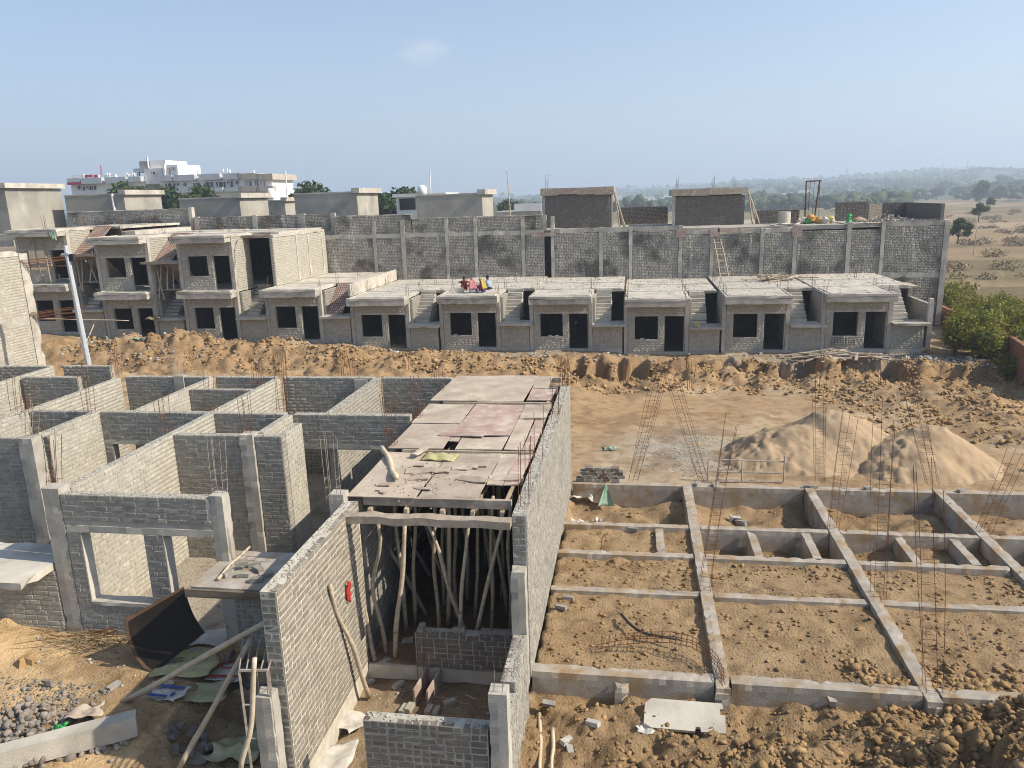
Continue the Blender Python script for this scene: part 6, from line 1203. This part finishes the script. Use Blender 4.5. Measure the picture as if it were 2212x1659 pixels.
for x0, x1, y0, y1 in ((155, 177, 320, 352), (200, 220, 325, 360), (232, 248, 324, 340), (262, 283, 322, 356), (298, 326, 318, 354), (860, 884, 185, 210), (722, 745, 188, 226), (1015, 1032, 148, 208), (1050, 1064, 140, 168), (990, 1036, 296, 330), (1050, 1076, 295, 348), (1088, 1110, 296, 316), (1158, 1180, 288, 320), (1258, 1312, 290, 340), (1366, 1390, 284, 338), (1396, 1432, 280, 326), (1472, 1518, 280, 322), (1526, 1552, 280, 334), (1562, 1580, 278, 296), (1598, 1620, 275, 330), (1652, 1672, 272, 304), (1750, 1764, 274, 316), (1780, 1806, 272, 318), (1840, 1868, 266, 318), (1884, 1896, 280, 300), (1918, 1930, 276, 330), (1100, 1126, 410, 432)):
    f = abox(x0, x1, y0, y1, 'glass' if x1-x0 > 17 or y1-y0 < 40 else 'redpaint', .55, .3, 'window')
    a, b = za(x0, (y0+y1)/2), za(x1, (y0+y1)/2); zt, zb2 = za((x0+x1)/2, y0)[2], za((x0+x1)/2, y1)[2]; xm = (a[0]+b[0])/2
    MB().box(a[0]-.1, b[0]+.1, AY+.45, AY+.5, zt, zt+.12).box(xm-.05, xm+.05, AY+.45, AY+.5, zb2, zt).build('frame', M_['white'], f)
for x, y0, y1 in ((210, 205, 245), (432, 195, 245), (455, 200, 240), (618, 195, 235), (640, 205, 275), (672, 195, 235), (690, 198, 235), (820, 40, 152), (1210, 183, 215), (1290, 165, 210), (1528, 160, 205), (1568, 155, 200), (1592, 165, 200), (1820, 172, 200)):
    p = za(x, y1); q = za(x, y0); MB().tube([(p[0], AY+1, p[2]), (p[0], AY+1, q[2])], .18, 6).build('vent_pipe', M_['white'], AB)
for x0, x1, m in ((105, 200, 'white'), (215, 285, 'redpaint'), (302, 338, 'redpaint'), (385, 505, 'white')):
    for x in (x0, x1): p, q = za(x, 248), za(x, 218); MB().box(p[0]-.25, p[0]+.25, AY+1, AY+1.4, p[2], q[2]).build('pergola_post', M_['white'], AB)
    a, b = za(x0, 215), za(x1, 222); MB().box(a[0], b[0], AY+.9, AY+1.5, a[2]-.5, a[2]).build('pergola_beam', M_[m], AB)
p, q = za(312, 245), za(305, 120); MB().tube([(p[0], AY+3, p[2]), (q[0], AY+3, q[2])], .12, 4).build('red_mast', M_['redpaint'], AB)
# water tank, small roof huts, white house
WT = thing('water_tank', 'white round water tank on a small roof hut behind the second roof room', 'water tank', (0, 0, 0)); p = za(2005, 440, 75)
MB().tube([(p[0], 75, p[2]), (p[0], 75, p[2]+.15), (p[0], 75, p[2]+.85), (p[0], 75, p[2]+1.0)], [.34, .38, .37, .2], 18).build('tank', M_['white'], WT, smooth=True); MB().tube([(p[0]+1.7, 75, p[2]), (p[0]+1.75, 75, p[2]+2.6)], .07, 6).build('vent_pipe', M_['white'], WT)
a = za(1960, 450, 75); b = za(2125, 450, 75); t = headroom('small plastered roof hut under the white water tank', a[0], b[0], 75.1, 79, 5, a[2]+.1, group=None)
WH = thing('white_house', 'white flat-roofed roof room with dark louvre, behind the rear parapet', 'house'); a = at(858, 470, Y=85); b = at(903, 425, Y=85); MB().box(a[0], b[0]+3, 85, 91, 2, b[2]).build('wall', M_['white'], WH); MB().box(a[0]-.3, b[0]+3.2, 84.7, 91.2, b[2], b[2]+.35).build('roof', M_['white'], WH); c = at(880, 441, Y=84.9); MB().box(c[0]-.9, c[0]+.9, 84.9, 84.98, c[2]-.6, c[2]+.6).build('louvre', M_['glass'], WH)
t = thing('water_tank', 'white tank on the white roof room left of the fourth roof room', 'water tank'); c = at(912, 409, Y=84); MB().tube([(c[0], 84, c[2]-.8), (c[0], 84, c[2]+.2), (c[0], 84, c[2]+.45)], [.5, .5, .25], 16).build('tank', M_['white'], t, smooth=True); MB().tube([(c[0]+.9, 84, c[2]-1), (c[0]+.95, 84, c[2]+2)], .06, 5).build('vent_pipe', M_['white'], t)
t = thing('white_house', 'long low white house with railing behind the thin pole', 'house'); a = at(1065, 470, Y=95); b = at(1170, 455, Y=95); MB().box(a[0], b[0], 95, 103, 1, b[2]).build('wall', M_['plaster'], t); MB().box(at(1112, 460, Y=95)[0], b[0], 94.8, 94.95, b[2], b[2]+.9).build('railing', M_['white'], t)
for i, (px, py, Y) in enumerate(((1400, 432, 700), (1440, 425, 900), (1470, 428, 800), (1735, 418, 700), (1700, 426, 600), (1330, 428, 800))):
    p = at(px, py, Y=Y); t = thing('far_house', ['tiny far white house behind the second brick roof room, left of its neighbours', 'tiny far white house highest on the hazy slope behind the brick roof room', 'tiny far white house nearest the right brick roof room top', 'tiny far white house left of the hoist gantry, upper of two', 'tiny far white house left of the hoist gantry, lower of two', 'tiny far white house between the two brick roof rooms'][i], 'house', (p[0], Y, float(H(p[0], Y))), group='far white houses'); z = p[2]-t.location[2]; MB().box(-7, 7, 0, 9, -2, z).box(-3, 6, 1, 8, z+.01, z+3).build('wall', M_['white'], t); MB().box(-5, -3, -.1, -.02, z-4, z-2).box(2, 4, -.1, -.02, z-4, z-2).build('window', M_['glass'], t)
# masts on the hills
for i, (px, pt, pb_, Y, lab) in enumerate(((1827, 362, 402, 1500, 'lattice mast on the hill above the hoist'), (2033, 352, 392, 1700, 'lattice mast on the right hill, left of the tallest'), (2086, 345, 390, 1700, 'tallest lattice mast on the right hill'), (1333, 425, 445, 1500, 'faint mast in the haze left of the brick roof rooms'))):
    a, b = at(px, pb_, Y=Y), at(px, pt, Y=Y); t = thing('lattice_mast', lab, 'mast', a, group='masts'); h = b[2]-a[2]; w_ = h*.06
    for sx, sy_ in ((-1, -1), (1, -1), (0, 1)): MB().tube([(sx*w_, sy_*w_, -20), (sx*w_*.25, sy_*w_*.25, h)], .32, 4).build('leg', M_['galv'], t)
    for k in range(9): f, g_ = k/9, (k+1)/9; s0, s1 = w_*(1-.75*f), w_*(1-.75*g_); MB().tube([(-s0, -s0, h*f), (s1, -s1, h*g_)], .22, 3).tube([(s0, -s0, h*f), (-s1, -s1, h*g_)], .22, 3).build('brace', M_['galv'], t)
pole('utility_pole', 'thin leaning pole in the dry field', 'pole', (at(2103, 545, Y=105)[0], 105, at(2103, 545, Y=105)[2]-.3), at(2110, 495, Y=105), .06, .02, 'wood')

# ================================================================== PEOPLE
def person(label, loc, face, top, skirt, scarf=None, lean=.12, skin='skin', arms='knees', shirt2=None):
    """sits on the slab with drawn-up knees; built round the pelvis, facing +x before turning"""
    t = thing('person', label, 'person', loc, face, 'people sitting on the roof slab')
    J = {'pel': (0, 0, .12), 'belly': (.02, 0, .27), 'chest': (.03+lean*.6, 0, .46), 'neck': (.05+lean, 0, .60), 'head0': (.07+lean*1.15, 0, .68), 'head1': (.08+lean*1.2, 0, .80)}
    for s, n in ((1, 'l'), (-1, 'r')):
        J['hip'+n] = (.03, .1*s, .11); J['knee'+n] = (.36, .16*s, .40); J['ank'+n] = (.42, .13*s, .06); J['toe'+n] = (.58, .14*s, .035)
        J['sh'+n] = (.03+lean*.8, .19*s, .53); J['el'+n] = (.16+lean*.6, .27*s, .34) if arms == 'knees' else (.12, .33*s, .5); J['wr'+n] = (.34, .14*s, .42) if arms == 'knees' else (.32, .3*s, .52); J['ha'+n] = (.41, .08*s, .42) if arms == 'knees' else (.42, .26*s, .52)
    E = [('pel', 'belly'), ('belly', 'chest'), ('chest', 'neck'), ('neck', 'head0'), ('head0', 'head1')]
    for n in 'lr': E += [('pel', 'hip'+n), ('hip'+n, 'knee'+n), ('knee'+n, 'ank'+n), ('ank'+n, 'toe'+n), ('chest', 'sh'+n), ('sh'+n, 'el'+n), ('el'+n, 'wr'+n), ('wr'+n, 'ha'+n)]
    rad = {'pel': .15, 'belly': .13, 'chest': .14, 'neck': .055, 'head0': .085, 'head1': .085, 'hip': .1, 'knee': .065, 'ank': .045, 'toe': .035, 'sh': .065, 'el': .045, 'wr': .032, 'ha': .035}
    keys = list(J); me_ = bpy.data.meshes.new('body'); me_.from_pydata([J[k] for k in keys], [(keys.index(a), keys.index(b)) for a, b in E], [])
    o = bpy.data.objects.new('body', me_); COL.objects.link(o); sk = o.modifiers.new('skin', 'SKIN'); sub = o.modifiers.new('sub', 'SUBSURF'); sub.levels = 1; sub.render_levels = 1
    for i, k in enumerate(keys):
        r = rad.get(k) or rad[k[:-1]]; v = me_.skin_vertices[0].data[i]; v.radius = (r, r); v.use_root = (k == 'pel')
    m2 = bpy.data.meshes.new_from_object(o.evaluated_get(bpy.context.evaluated_depsgraph_get())); bpy.data.objects.remove(o)
    for mm in (skin, top, skirt): m2.materials.append(M_[mm])
    for p in m2.polygons:
        c = p.center; p.use_smooth = True
        legs = (c[2] < .2) or (c[0] > .16 and c[2] < .47 and abs(c[1]) < .25 and c[2] < .2+.6*c[0])
        hand = c[0] > .3 and c[2] > .38 and arms == 'knees' and abs(c[1]) < .12
        p.material_index = 0 if c[2] > .57 or (c[0] > .5) or hand or (arms != 'knees' and abs(c[1]) > .24) else (2 if legs else 1)
    obj('body', m2, None, t)
    hx = .08+lean*1.2; mb = MB(); rows = []
    for i in range(7):
        th = math.pi*(.02+.62*i/6); rows.append([(hx-.025+.105*math.sin(th)*math.cos(a), .1*math.sin(th)*math.sin(a), .765+.115*math.cos(th)+(0 if abs(a) > 1 else .03*i/6)) for a in np.linspace(-math.pi, math.pi, 15)])
    mb.grid(rows).build('head_scarf' if scarf else 'hair', M_[scarf or 'hair'], t, smooth=True)
    MB().tube([(hx+.075, 0, .74), (hx+.105, 0, .715)], [.012, .016], 5).build('nose', M_[skin], t)
    for s in (-1, 1): MB().tube([(hx+.078, .032*s, .755), (hx+.09, .032*s, .755)], .010, 5).build('eye', M_['hair'], t)
    if scarf:   # cloth falling over neck and back
        P = [[(-.07*v-.02+lean*(1-v)*1.1-.03*abs(math.sin(u)), .17*u*(1+.5*v)/1.3, .74-.5*v) for u in np.linspace(-1.2, 1.2, 9)] for v in np.linspace(0, 1, 7)]; MB().slab(np.array(P), (-.012, 0, 0)).build('shawl', M_[scarf], t, smooth=True)
    return t
M_['c_maroon'] = flat('maroon_cloth', (.17, .035, .038), rough=.9); M_['c_pink'] = flat('pink_cloth', (.50, .21, .22), rough=.9); M_['c_palesari'] = flat('pale_blue_grey_sari', (.52, .56, .58), rough=.9); M_['c_blue'] = flat('blue_jeans_cloth', (.10, .22, .33), rough=.9); M_['c_navy'] = flat('navy_violet_cloth', (.045, .03, .16), rough=.9); M_['c_salmon'] = flat('salmon_cloth', (.48, .22, .16), rough=.9); M_['c_check'] = flat('blue_white_check_shirt', (.34, .40, .50), rough=.9); M_['c_dark'] = flat('dark_trousers', (.03, .03, .04), rough=.9); M_['c_yellow'] = flat('mustard_cloth', (.38, .30, .07), rough=.9); M_['c_red'] = flat('red_blouse', (.36, .08, .065), rough=.9)
zr = 2.575
for px, py, fc, tp, sk_, scf, ar, lab in ((1003, 627, -1.3, 'c_maroon', 'c_maroon', None, 'out', 'person in a dark red shawl facing the viewer with arms spread'), (1022, 633, 1.9, 'c_pink', 'c_palesari', 'c_pink', 'knees', 'person with a pink head scarf and pale sari seen from behind'), (1045, 632, 2.7, 'c_red', 'c_navy', 'c_yellow', 'knees', 'person with a mustard head scarf and navy sari, salmon lap'), (1058, 626, 2.4, 'c_check', 'c_dark', None, 'knees', 'person in a checked pale blue shirt at the right of the group')):
    p = at(px, py, z=zr); person(lab, (p[0], p[1], zr), fc, tp, sk_, scf, arms=ar)
p = at(992, 632, z=zr); o = MB().rbox(-.2, .2, -.15, .15, 0, .3, seg=.2).build('block_seat', M_['conc_light']); o.location = (p[0]+.1, p[1]-.1, zr); tag(o, 'pale concrete block beside the people on the roof slab', 'block')

# ================================================================== CLOUD AND HAZE
cm = bpy.data.materials.new('thin_cloud'); cm.use_nodes = True; n = cm.node_tree.nodes; n.remove(n['Principled BSDF']); cl = cm.node_tree.links
pv = n.new('ShaderNodeVolumePrincipled'); pv.inputs['Color'].default_value = (1, 1, 1, 1); tc = n.new('ShaderNodeTexCoord'); nz = n.new('ShaderNodeTexNoise'); nz.inputs['Scale'].default_value = 2.2; nz.inputs['Detail'].default_value = 5
ln = n.new('ShaderNodeVectorMath'); ln.operation = 'LENGTH'; cl.new(tc.outputs['Object'], ln.inputs[0]); cl.new(tc.outputs['Object'], nz.inputs['Vector'])
su = n.new('ShaderNodeMath'); su.operation = 'SUBTRACT'; cl.new(nz.outputs['Fac'], su.inputs[0]); sc_ = n.new('ShaderNodeMath'); sc_.operation = 'MULTIPLY'; sc_.inputs[1].default_value = .62; cl.new(ln.outputs['Value'], sc_.inputs[0]); cl.new(sc_.outputs[0], su.inputs[1])
mr = n.new('ShaderNodeMapRange'); mr.inputs[1].default_value = .0; mr.inputs[2].default_value = .4; mr.inputs[4].default_value = .0042; cl.new(su.outputs[0], mr.inputs[0]); cl.new(mr.outputs[0], pv.inputs['Density']); cl.new(pv.outputs[0], n['Material Output'].inputs['Volume'])
o = obj('cloud', np_mesh('cloud', IV, IF), cm); bm = bmesh.new(); bm.from_mesh(o.data); bmesh.ops.subdivide_edges(bm, edges=bm.edges, cuts=2, use_grid_fill=True); [v.co.normalize() for v in bm.verts]; bm.to_mesh(o.data); bm.free()
o.location = at(912, 112, Y=3000); o.scale = (150, 120, 70); tag(o, 'small faint white cloud high in the sky left of centre', 'cloud', kind='stuff')
# ================================================================== HAZE
hz = bpy.data.materials.new('haze_air'); hz.use_nodes = True; n = hz.node_tree.nodes; n.remove(n['Principled BSDF'])
pv = n.new('ShaderNodeVolumePrincipled'); pv.inputs['Color'].default_value = (.70, .83, 1, 1); pv.inputs['Density'].default_value = .00062; pv.inputs['Anisotropy'].default_value = .2
hz.node_tree.links.new(pv.outputs[0], n['Material Output'].inputs['Volume'])
tag(MB().box(-14500, 14500, -300, 9800, -30, 260).build('haze', hz), 'pale blue morning haze over the plain', 'haze', kind='stuff')
